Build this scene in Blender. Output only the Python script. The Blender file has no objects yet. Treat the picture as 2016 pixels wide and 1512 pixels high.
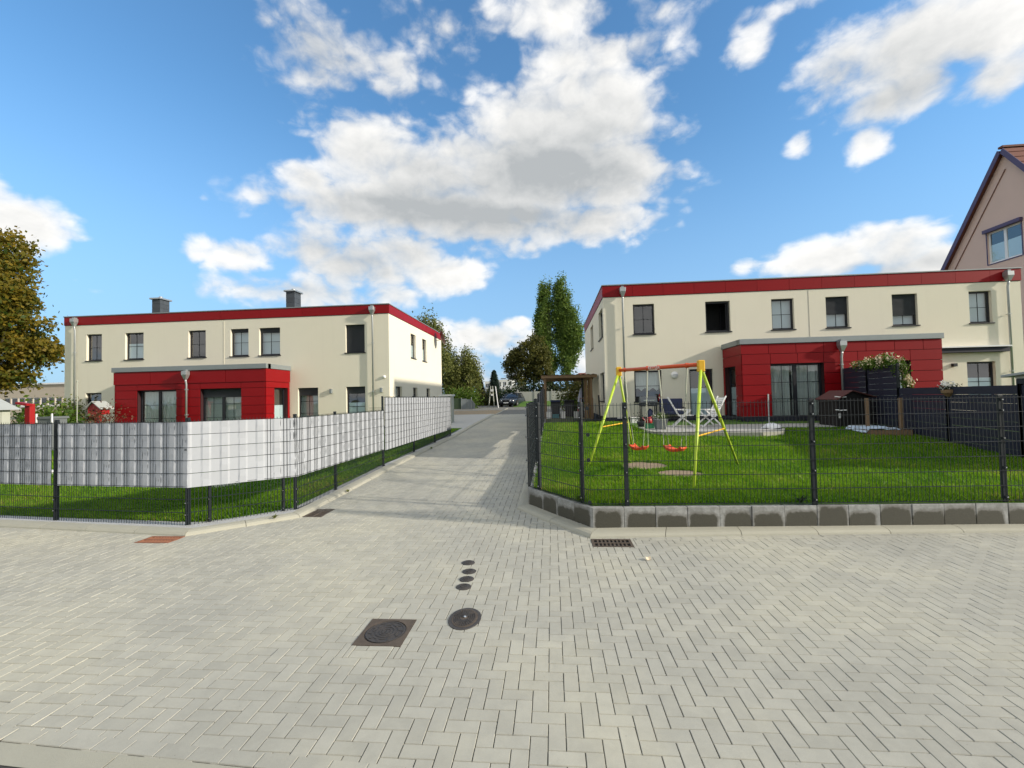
import bpy, bmesh, math, random
import numpy as np
from mathutils import Vector, Matrix, Euler, noise as mnoise
R = math.radians
random.seed(7)
rng = np.random.default_rng(11)
sc = bpy.context.scene
COL = sc.collection

# ------------------------------------------------------------------ camera
# x runs along the two house fronts, y runs up the drive, z = 0 is the street
EYE = Vector((0, 0, 1.91))
YAW, PIT, ROL = R(-5.0), R(1.78), R(-1.25)
_Z = Matrix(((math.cos(YAW), -math.sin(YAW), 0), (math.sin(YAW), math.cos(YAW), 0), (0, 0, 1)))
_X = Matrix(((1, 0, 0), (0, math.cos(PIT), math.sin(PIT)), (0, -math.sin(PIT), math.cos(PIT))))
_Y = Matrix(((math.cos(ROL), 0, math.sin(ROL)), (0, 1, 0), (-math.sin(ROL), 0, math.cos(ROL))))
_S = (_Y @ _X @ _Z).transposed()
cam = bpy.data.cameras.new('camera')
cam_o = bpy.data.objects.new('camera', cam)
COL.objects.link(cam_o)
rt, up, fw = _S @ Vector((1, 0, 0)), _S @ Vector((0, 0, 1)), _S @ Vector((0, 1, 0))
cam_o.matrix_world = Matrix(((rt.x, up.x, -fw.x, EYE.x), (rt.y, up.y, -fw.y, EYE.y), (rt.z, up.z, -fw.z, EYE.z), (0, 0, 0, 1)))
cam.sensor_width = 36
cam.lens = 36 * 888 / 2016
cam.clip_start = 0.05
cam.clip_end = 6000
sc.camera = cam_o

# ------------------------------------------------------------------ sun and sky
SUN_EL, SUN_AZ = R(20.0), R(-12.0)           # azimuth measured from +x towards +y
sdir = Vector((math.cos(SUN_EL) * math.cos(SUN_AZ), math.cos(SUN_EL) * math.sin(SUN_AZ), math.sin(SUN_EL)))
sun = bpy.data.lights.new('sun', 'SUN')
sun.energy = 2.0
sun.angle = R(1.8)
sun.color = (1.0, 0.90, 0.76)
sun_o = bpy.data.objects.new('sun', sun)
COL.objects.link(sun_o)
sun_o.rotation_euler = sdir.to_track_quat('Z', 'Y').to_euler()
sc.view_settings.view_transform = 'Standard'
sc.view_settings.look = 'None'
sc.view_settings.gamma = 1.0
sc.view_settings.exposure = 1.38
SKY_STRENGTH = 0.13

CLOUDS = [
(-27.19,36.02,6.3,4.28,0.78,0.75),
(-31.6,32.66,3.76,2.5,0.5,0.6),
(-13.72,39.66,5.04,3.42,0.62,0.5),
(-19.51,35.43,4.64,3.34,0.6,0.6),
(2.76,40.7,9.2,2.24,0.9,0.15),
(7.1,37.03,7.44,2.83,0.85,0.5),
(12.2,39.54,5.58,1.5,0.7,0.3),
(-29.52,24.95,2.64,1.77,1.05,0.0),
(-22.66,28.11,5.98,3.83,1.15,0.1),
(-24.4,30.31,3.12,2.76,0.7,0.1),
(-16.57,26.1,8.08,4.07,1.2,0.5),
(-11.4,28.92,6.29,2.97,0.95,0.35),
(-1.5,31.84,6.62,4.15,1.1,0.45),
(6.26,31.74,6.36,4.51,1.2,0.3),
(10.63,31.68,3.11,3.58,1.1,0.0),
(0.29,26.69,11.3,4.57,1.3,1.0),
(8.56,26.0,6.01,4.51,1.2,0.35),
(-14.74,22.96,13.73,2.61,1.2,1.1),
(-6.36,21.96,12.0,2.79,1.2,1.0),
(4.62,20.91,7.53,2.51,1.15,0.1),
(10.84,20.88,3.36,2.18,0.9,0.0),
(-5.13,19.05,7.97,2.32,0.8,0.5),
(-36.66,15.96,4.06,1.75,1.0,0.15),
(-28.49,17.48,4.89,2.71,1.15,0.1),
(-23.99,16.19,6.97,2.83,1.15,0.7),
(-17.96,17.7,6.02,2.87,1.05,0.6),
(-12.97,15.47,4.97,2.51,1.05,0.1),
(-29.62,12.63,9.52,1.91,0.8,0.7),
(-19.26,12.9,3.62,1.56,0.9,0.1),
(24.29,34.48,2.36,2.12,0.9,0.0),
(26.87,36.42,3.99,1.62,0.6,0.2),
(33.28,29.99,4.01,3.03,1.1,0.25),
(37.91,29.71,5.41,3.02,1.2,0.45),
(43.15,28.75,3.64,2.49,1.2,0.05),
(37.03,26.59,4.64,2.12,1.0,0.8),
(42.97,24.88,2.58,2.14,1.0,0.4),
(31.54,28.97,2.33,2.78,0.8,0.5),
(28.37,24.92,1.28,1.17,0.75,0.0),
(33.99,23.13,1.59,1.63,0.95,0.0),
(30.9,13.44,5.51,1.69,1.1,0.2),
(35.75,13.88,3.53,2.12,1.2,0.0),
(38.89,11.79,1.97,1.52,1.1,0.4),
(22.93,13.99,1.96,0.87,0.7,0.0),
(35.28,11.61,4.25,1.14,0.8,0.8),
(-52.61,15.65,2.79,2.12,1.25,0.0),
(-55.43,15.7,3.41,2.69,1.2,0.1),
(-47.19,10.76,1.45,0.47,0.55,0.0),
(-49.1,11.62,0.67,0.36,0.35,0.0),
(-37.59,20.93,0.98,0.44,0.35,0.0),
(-39.41,20.96,0.6,0.43,0.35,0.0),
(-10.22,8.03,3.83,2.02,1.15,0.1),
(-7.01,7.35,2.57,2.16,1.1,0.35),
(-4.71,9.22,2.3,0.89,0.8,0.0),
(-2.84,5.98,3.84,2.55,1.0,0.1),
(-11.88,4.86,4.48,1.66,1.0,0.4),
(-8.72,2.89,3.87,1.54,0.8,0.5),
(3.52,4.19,2.5,3.17,1.0,0.05),
(-3.56,2.78,3.86,1.93,0.8,0.3),
(-13.74,7.42,1.89,2.51,1.0,0.1),
(17.13,31.49,1.23,0.36,0.4,0.0)]

def N(nt, t, **kw):
    n = nt.nodes.new(t)
    for k, v in kw.items():
        if k == 'inp':
            for i, x in v.items(): n.inputs[i].default_value = x
        else: setattr(n, k, v)
    return n
def M_(nt, op, a, b=None, c=None, clamp=False):
    n = nt.nodes.new('ShaderNodeMath'); n.operation = op; n.use_clamp = clamp
    for i, x in enumerate((a, b, c)):
        if x is None: continue
        if isinstance(x, (int, float)): n.inputs[i].default_value = x
        else: nt.links.new(x, n.inputs[i])
    return n.outputs[0]
def mapr(nt, x, a, b, c=0.0, d=1.0, smooth=True):
    n = nt.nodes.new('ShaderNodeMapRange'); n.interpolation_type = 'SMOOTHSTEP' if smooth else 'LINEAR'
    nt.links.new(x, n.inputs[0])
    for i, v in zip((1, 2, 3, 4), (a, b, c, d)):
        if isinstance(v, (int, float)): n.inputs[i].default_value = v
        else: nt.links.new(v, n.inputs[i])
    return n.outputs[0]
def mixc(nt, f, a, b):
    n = nt.nodes.new('ShaderNodeMix'); n.data_type = 'RGBA'
    for s, x in ((n.inputs[0], f), (n.inputs[6], a), (n.inputs[7], b)):
        if isinstance(x, (int, float)): s.default_value = x
        elif isinstance(x, tuple): s.default_value = x if len(x) == 4 else (*x, 1)
        else: nt.links.new(x, s)
    return n.outputs[2]

def make_world():
    w = bpy.data.worlds.new('World'); sc.world = w; w.use_nodes = True
    nt = w.node_tree; nt.nodes.clear(); L = nt.links
    out = N(nt, 'ShaderNodeOutputWorld'); bg = N(nt, 'ShaderNodeBackground')
    bg.inputs[1].default_value = SKY_STRENGTH
    L.new(bg.outputs[0], out.inputs[0])
    sky = N(nt, 'ShaderNodeTexSky', sky_type='NISHITA', sun_disc=False)
    sky.sun_elevation = SUN_EL; sky.sun_rotation = math.pi / 2 - SUN_AZ
    sky.altitude = 40; sky.air_density = 1.25; sky.dust_density = 0.15; sky.ozone_density = 2.2
    tc = N(nt, 'ShaderNodeTexCoord')
    d = tc.outputs['Generated']
    sep = N(nt, 'ShaderNodeSeparateXYZ'); L.new(d, sep.inputs[0])
    # large cumulus banks, each an ellipsoid of directions
    F = G = None
    for (az, el, ra, re_, amp, grey) in CLOUDS:
        a, e = R(az), R(el)
        t1 = Vector((math.cos(a), -math.sin(a), 0)) / (R(ra) * 1.28)
        t2 = Vector((-math.sin(a) * math.sin(e), -math.cos(a) * math.sin(e), math.cos(e))) / (R(re_) * 1.28)
        d1 = N(nt, 'ShaderNodeVectorMath', operation='DOT_PRODUCT', inp={1: tuple(t1)}); L.new(d, d1.inputs[0])
        d2 = N(nt, 'ShaderNodeVectorMath', operation='DOT_PRODUCT', inp={1: tuple(t2)}); L.new(d, d2.inputs[0])
        q = M_(nt, 'MULTIPLY', d2.outputs['Value'], d2.outputs['Value'])
        q = M_(nt, 'MULTIPLY_ADD', d1.outputs['Value'], d1.outputs['Value'], q)
        ex = M_(nt, 'POWER', 0.40, q)
        F = M_(nt, 'MULTIPLY', ex, amp) if F is None else M_(nt, 'SMOOTH_MAX', M_(nt, 'MULTIPLY', ex, amp), F, 0.15)
        if grey > 0:
            G = M_(nt, 'MULTIPLY', ex, grey) if G is None else M_(nt, 'SMOOTH_MAX', M_(nt, 'MULTIPLY', ex, grey), G, 0.2)
    # stretched lookup so that clouds lie flat, warped a little
    sc_ = N(nt, 'ShaderNodeMapping', inp={'Scale': (1, 1, 1.5)}); L.new(d, sc_.inputs['Vector'])
    wn = N(nt, 'ShaderNodeTexNoise', inp={'Scale': 11.0, 'Detail': 2.0}); L.new(sc_.outputs[0], wn.inputs['Vector'])
    wv = N(nt, 'ShaderNodeVectorMath', operation='MULTIPLY_ADD'); L.new(wn.outputs['Color'], wv.inputs[0])
    wv.inputs[1].default_value = (.045, .045, .045); L.new(sc_.outputs[0], wv.inputs[2])
    def billow(vec):
        n1 = N(nt, 'ShaderNodeTexNoise', inp={'Scale': 7.5, 'Detail': 8.0, 'Roughness': 0.57}); L.new(vec, n1.inputs['Vector'])
        return M_(nt, 'MULTIPLY_ADD', n1.outputs['Fac'], 2.6, -1.3)
    nA = billow(wv.outputs[0])
    vo = N(nt, 'ShaderNodeTexVoronoi', feature='F1', inp={'Scale': 20.0, 'Detail': 1.0, 'Roughness': 0.5}); L.new(wv.outputs[0], vo.inputs['Vector'])
    puff = M_(nt, 'MULTIPLY_ADD', vo.outputs['Distance'], -0.50, 0.29)
    of = N(nt, 'ShaderNodeVectorMath', operation='ADD'); L.new(wv.outputs[0], of.inputs[0])
    of.inputs[1].default_value = (0.010, 0, 0.024)
    nB = billow(of.outputs[0])
    # unseen sky outside the view: cloud made denser and whiter to add fill light
    dv = N(nt, 'ShaderNodeVectorMath', operation='DOT_PRODUCT', inp={1: tuple(fw)}); L.new(d, dv.inputs[0])
    rest = mapr(nt, dv.outputs['Value'], 0.55, 0.38)
    ln = N(nt, 'ShaderNodeTexNoise', inp={'Scale': 2.2, 'Detail': 2.0}); L.new(sc_.outputs[0], ln.inputs['Vector'])
    lf = mapr(nt, ln.outputs['Fac'], 0.30, 0.50)
    Fr = M_(nt, 'MULTIPLY_ADD', M_(nt, 'MULTIPLY', lf, rest), 1.2, F)
    Gr = M_(nt, 'MULTIPLY_ADD', M_(nt, 'MULTIPLY', lf, rest), 0.12, G)
    dens = M_(nt, 'ADD', M_(nt, 'MINIMUM', Fr, 1.5), M_(nt, 'MULTIPLY', M_(nt, 'ADD', nA, puff), mapr(nt, Fr, 0.02, 0.5, 0.12, 0.66)))
    alpha = mapr(nt, dens, 0.36, 0.74)
    up_ = mapr(nt, sep.outputs[2], -0.02, 0.02)
    alpha = M_(nt, 'MULTIPLY', alpha, up_)
    # sunlit puffs and grey undersides of the clouds themselves
    emb = M_(nt, 'SUBTRACT', nA, nB)
    shade = M_(nt, 'MULTIPLY_ADD', Gr, 0.84, 0.02)
    shade = M_(nt, 'SUBTRACT', shade, M_(nt, 'MULTIPLY', M_(nt, 'ADD', nA, puff), 0.34))
    shade = M_(nt, 'SUBTRACT', shade, M_(nt, 'MULTIPLY', emb, 0.45))
    shade = M_(nt, 'ADD', shade, M_(nt, 'MULTIPLY', mapr(nt, dens, 0.7, 1.7), 0.34), clamp=True)
    white = (3.35, 3.3, 3.2); grey = (1.45, 1.53, 1.58)
    ccol = mixc(nt, shade, white, grey)
    tint = N(nt, 'ShaderNodeVectorMath', operation='MULTIPLY', inp={1: (0.36, 0.54, 0.66)}); L.new(sky.outputs[0], tint.inputs[0])
    # pale blue air low over the horizon, all the way round
    skyc = mixc(nt, mapr(nt, sep.outputs[2], 0.0, 0.55, 0.85, 0.0), tint.outputs[0], (0.98, 1.62, 2.60))
    thin = mapr(nt, dens, 0.50, 1.05)
    ccol = mixc(nt, thin, mixc(nt, 0.30, ccol, skyc), ccol)
    L.new(mixc(nt, alpha, skyc, ccol), bg.inputs[0])
    w.cycles.sampling_method = 'MANUAL'; w.cycles.sample_map_resolution = 512
make_world()
sc.cycles.max_bounces = 6
sc.cycles.transparent_max_bounces = 12
sc.cycles.use_adaptive_sampling = True
sc.cycles.adaptive_threshold = 0.02
sc.cycles.use_denoising = True
sc.render.film_transparent = False

# ------------------------------------------------------------------ materials (procedural, world-scale noise)
def base_mat(name):
    m = bpy.data.materials.new(name); m.use_nodes = True
    nt = m.node_tree
    return m, nt, nt.nodes['Principled BSDF']
def mat(name, col, rough=0.6, var=0.10, scale=3.0, fine=0.0, fscale=120.0, bump=0.0, bscale=200.0, metal=0.0, spec=0.5, objvar=0.0, islvar=0.0, streak=0.0):
    m, nt, b = base_mat(name); L = nt.links
    geo = N(nt, 'ShaderNodeNewGeometry')
    n1 = N(nt, 'ShaderNodeTexNoise', inp={'Scale': scale, 'Detail': 4.0, 'Roughness': 0.6}); L.new(geo.outputs['Position'], n1.inputs['Vector'])
    f = M_(nt, 'MULTIPLY_ADD', n1.outputs['Fac'], 2 * var, 1 - var)
    if fine > 0:
        n2 = N(nt, 'ShaderNodeTexNoise', inp={'Scale': fscale, 'Detail': 2.0}); L.new(geo.outputs['Position'], n2.inputs['Vector'])
        f = M_(nt, 'MULTIPLY', f, M_(nt, 'MULTIPLY_ADD', n2.outputs['Fac'], 2 * fine, 1 - fine))
    if streak > 0:                     # faint run-off streaks
        mp = N(nt, 'ShaderNodeMapping', inp={'Scale': (5.0, 5.0, 0.22)}); L.new(geo.outputs['Position'], mp.inputs[0])
        ns = N(nt, 'ShaderNodeTexNoise', inp={'Scale': 1.0, 'Detail': 4.0, 'Roughness': 0.7}); L.new(mp.outputs[0], ns.inputs['Vector'])
        f = M_(nt, 'MULTIPLY', f, mapr(nt, ns.outputs['Fac'], 0.52, 0.75, 1.0, 1 - streak * 1.6))
    if objvar > 0 or islvar > 0:
        oi = N(nt, 'ShaderNodeObjectInfo')
        r = M_(nt, 'FRACT', M_(nt, 'ADD', oi.outputs['Random'], geo.outputs['Random Per Island'])) if islvar > 0 else oi.outputs['Random']
        v = max(objvar, islvar)
        f = M_(nt, 'MULTIPLY', f, M_(nt, 'MULTIPLY_ADD', r, 2 * v, 1 - v))
    vm = N(nt, 'ShaderNodeVectorMath', operation='SCALE'); vm.inputs[0].default_value = col[:3]; L.new(f, vm.inputs['Scale'])
    L.new(vm.outputs[0], b.inputs['Base Color'])
    b.inputs['Roughness'].default_value = rough; b.inputs['Metallic'].default_value = metal
    b.inputs['Specular IOR Level'].default_value = spec
    if bump > 0:
        n3 = N(nt, 'ShaderNodeTexNoise', inp={'Scale': bscale, 'Detail': 3.0}); L.new(geo.outputs['Position'], n3.inputs['Vector'])
        bp = N(nt, 'ShaderNodeBump', inp={'Strength': bump, 'Distance': 0.01}); L.new(n3.outputs['Fac'], bp.inputs['Height']); L.new(bp.outputs[0], b.inputs['Normal'])
    return m
def leaf_mat(name, c1, c2, trans=0.35, straw=None):
    m, nt, b = base_mat(name); L = nt.links
    at = N(nt, 'ShaderNodeAttribute', attribute_name='tint')
    col = mixc(nt, at.outputs['Fac'], c1, c2)
    if straw: col = mixc(nt, mapr(nt, at.outputs['Fac'], 0.86, 0.99), col, straw)
    L.new(col, b.inputs['Base Color']); b.inputs['Roughness'].default_value = 0.55; b.inputs['Specular IOR Level'].default_value = 0.3
    tr = N(nt, 'ShaderNodeBsdfTranslucent'); L.new(col, tr.inputs[0])
    mx = N(nt, 'ShaderNodeMixShader', inp={0: trans}); L.new(b.outputs[0], mx.inputs[1]); L.new(tr.outputs[0], mx.inputs[2])
    L.new(mx.outputs[0], nt.nodes['Material Output'].inputs[0])
    return m
def glass_mat(name, tint=(0.9, 0.95, 0.95)):
    m, nt, b = base_mat(name); L = nt.links
    nt.nodes.remove(b)
    gl = N(nt, 'ShaderNodeBsdfGlossy', inp={'Roughness': 0.01, 'Color': (1, 1, 1, 1)})
    geo = N(nt, 'ShaderNodeNewGeometry')
    n3 = N(nt, 'ShaderNodeTexNoise', inp={'Scale': 1.3, 'Detail': 1.0}); L.new(geo.outputs['Position'], n3.inputs['Vector'])
    bp = N(nt, 'ShaderNodeBump', inp={'Strength': 0.05, 'Distance': 0.1}); L.new(n3.outputs['Fac'], bp.inputs['Height']); L.new(bp.outputs[0], gl.inputs['Normal'])
    tr = N(nt, 'ShaderNodeBsdfTransparent', inp={'Color': (*tint, 1)})
    fr = N(nt, 'ShaderNodeFresnel', inp={'IOR': 1.55})
    L.new(mapr(nt, geo.outputs['Backfacing'], 0, 1, 1.55, 1 / 1.55, False), fr.inputs[0])      # same either way round
    f = M_(nt, 'MULTIPLY_ADD', fr.outputs[0], 1.8, 0.05, clamp=True)      # two panes, four surfaces
    mx = N(nt, 'ShaderNodeMixShader'); L.new(f, mx.inputs[0]); L.new(tr.outputs[0], mx.inputs[1]); L.new(gl.outputs[0], mx.inputs[2])
    L.new(mx.outputs[0], nt.nodes['Material Output'].inputs[0])
    return m
def wet_block_mat():
    m, nt, b = base_mat('retaining_block'); L = nt.links
    tc = N(nt, 'ShaderNodeTexCoord'); geo = N(nt, 'ShaderNodeNewGeometry'); oi = N(nt, 'ShaderNodeObjectInfo')
    sp = N(nt, 'ShaderNodeSeparateXYZ'); L.new(tc.outputs['Object'], sp.inputs[0])
    n = N(nt, 'ShaderNodeTexNoise', inp={'Scale': 9.0, 'Detail': 6.0, 'Roughness': 0.72}); L.new(geo.outputs['Position'], n.inputs['Vector'])
    n2 = N(nt, 'ShaderNodeTexNoise', inp={'Scale': 90.0, 'Detail': 3.0}); L.new(geo.outputs['Position'], n2.inputs['Vector'])
    r2 = M_(nt, 'FRACT', M_(nt, 'MULTIPLY', oi.outputs['Random'], 7.31)); r3 = M_(nt, 'FRACT', M_(nt, 'MULTIPLY', oi.outputs['Random'], 13.7))
    ax = M_(nt, 'ABSOLUTE', M_(nt, 'ADD', sp.outputs[0], M_(nt, 'MULTIPLY_ADD', r3, 0.08, -0.04)))
    ex = M_(nt, 'POWER', M_(nt, 'DIVIDE', ax, M_(nt, 'MULTIPLY_ADD', r2, 0.04, 0.180)), 7.0)
    ez = M_(nt, 'POWER', M_(nt, 'DIVIDE', M_(nt, 'MAXIMUM', sp.outputs[2], 0.0), M_(nt, 'MULTIPLY_ADD', oi.outputs['Random'], 0.11, 0.22)), 5.0)
    q = M_(nt, 'ADD', M_(nt, 'ADD', ex, ez), M_(nt, 'MULTIPLY_ADD', n.outputs['Fac'], 2.0, -1.0))
    wet = mapr(nt, q, 0.62, 1.12, 1.0, 0.0)
    dry = mixc(nt, mapr(nt, n.outputs['Fac'], 0.35, 0.7), (0.22, 0.225, 0.215), (0.36, 0.37, 0.36))
    dry = mixc(nt, mapr(nt, q, 0.9, 2.4, 0.75, 0.0), dry, (0.155, 0.15, 0.135))
    col = mixc(nt, wet, dry, mixc(nt, n2.outputs['Fac'], (0.030, 0.032, 0.024), (0.085, 0.08, 0.06)))
    L.new(col, b.inputs['Base Color']); L.new(mapr(nt, wet, 0, 1, 0.85, 0.55), b.inputs['Roughness'])
    bp = N(nt, 'ShaderNodeBump', inp={'Strength': 0.3, 'Distance': 0.004}); L.new(n2.outputs['Fac'], bp.inputs['Height']); L.new(bp.outputs[0], b.inputs['Normal'])
    return m
def paver_mat():
    m, nt, b = base_mat('paver'); L = nt.links
    geo = N(nt, 'ShaderNodeNewGeometry'); oi = N(nt, 'ShaderNodeObjectInfo')
    r = M_(nt, 'FRACT', M_(nt, 'ADD', oi.outputs['Random'], geo.outputs['Random Per Island']))
    a = N(nt, 'ShaderNodeTexNoise', inp={'Scale': 0.55, 'Detail': 4.0, 'Roughness': 0.6}); L.new(geo.outputs['Position'], a.inputs['Vector'])
    c = N(nt, 'ShaderNodeTexNoise', inp={'Scale': 260.0, 'Detail': 2.0}); L.new(geo.outputs['Position'], c.inputs['Vector'])
    e = N(nt, 'ShaderNodeTexNoise', inp={'Scale': 7.0, 'Detail': 5.0, 'Roughness': 0.7}); L.new(geo.outputs['Position'], e.inputs['Vector'])
    v = N(nt, 'ShaderNodeTexVoronoi', inp={'Scale': 9.0}); L.new(geo.outputs['Position'], v.inputs['Vector'])
    f = M_(nt, 'MULTIPLY_ADD', r, 0.12, 0.94)
    f = M_(nt, 'MULTIPLY', f, M_(nt, 'MULTIPLY_ADD', c.outputs['Fac'], 0.34, 0.83))
    f = M_(nt, 'MULTIPLY', f, mapr(nt, a.outputs['Fac'], 0.3, 0.7, 0.88, 1.07))
    f = M_(nt, 'MULTIPLY', f, mapr(nt, e.outputs['Fac'], 0.35, 0.62, 0.94, 1.02))
    f = M_(nt, 'MULTIPLY', f, mapr(nt, v.outputs['Distance'], 0.015, 0.05, 0.72, 1.0))
    col = mixc(nt, mapr(nt, a.outputs['Fac'], 0.4, 0.65), (0.410, 0.408, 0.358), (0.42, 0.412, 0.342))
    vm = N(nt, 'ShaderNodeVectorMath', operation='SCALE'); L.new(col, vm.inputs[0]); L.new(f, vm.inputs['Scale'])
    L.new(vm.outputs[0], b.inputs['Base Color']); b.inputs['Roughness'].default_value = 0.82; b.inputs['Specular IOR Level'].default_value = 0.35
    bp = N(nt, 'ShaderNodeBump', inp={'Strength': 0.25, 'Distance': 0.002}); L.new(c.outputs['Fac'], bp.inputs['Height']); L.new(bp.outputs[0], b.inputs['Normal'])
    return m
def lawn_mat():
    m, nt, b = base_mat('lawn_soil'); L = nt.links
    geo = N(nt, 'ShaderNodeNewGeometry')
    a = N(nt, 'ShaderNodeTexNoise', inp={'Scale': 1.4, 'Detail': 5.0}); L.new(geo.outputs['Position'], a.inputs['Vector'])
    c = N(nt, 'ShaderNodeTexNoise', inp={'Scale': 40.0, 'Detail': 4.0, 'Roughness': 0.7}); L.new(geo.outputs['Position'], c.inputs['Vector'])
    col = mixc(nt, c.outputs['Fac'], (0.030, 0.09, 0.008), mixc(nt, mapr(nt, a.outputs['Fac'], 0.3, 0.7), (0.055, 0.16, 0.010), (0.12, 0.21, 0.016)))
    L.new(col, b.inputs['Base Color']); b.inputs['Roughness'].default_value = 0.9
    return m
def yard_mat():
    m, nt, b = base_mat('yard_surface'); L = nt.links
    geo = N(nt, 'ShaderNodeNewGeometry'); sp = N(nt, 'ShaderNodeSeparateXYZ'); L.new(geo.outputs['Position'], sp.inputs[0])
    a = N(nt, 'ShaderNodeTexNoise', inp={'Scale': 0.5, 'Detail': 6.0, 'Roughness': 0.65}); L.new(geo.outputs['Position'], a.inputs['Vector'])
    c = N(nt, 'ShaderNodeTexNoise', inp={'Scale': 9.0, 'Detail': 4.0}); L.new(geo.outputs['Position'], c.inputs['Vector'])
    wob = M_(nt, 'MULTIPLY_ADD', a.outputs['Fac'], 3.0, -1.5)
    right_ = mapr(nt, sp.outputs[0], -4.3, -4.1)
    far_ = mapr(nt, M_(nt, 'ADD', sp.outputs[1], wob), 38.5, 40.0)
    sand = mixc(nt, c.outputs['Fac'], (0.24, 0.18, 0.10), (0.38, 0.30, 0.20))
    asph = mixc(nt, c.outputs['Fac'], (0.10, 0.10, 0.09), (0.20, 0.20, 0.18))
    col = mixc(nt, right_, mixc(nt, far_, sand, asph), asph)
    L.new(col, b.inputs['Base Color']); b.inputs['Roughness'].default_value = 0.9
    return m

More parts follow.
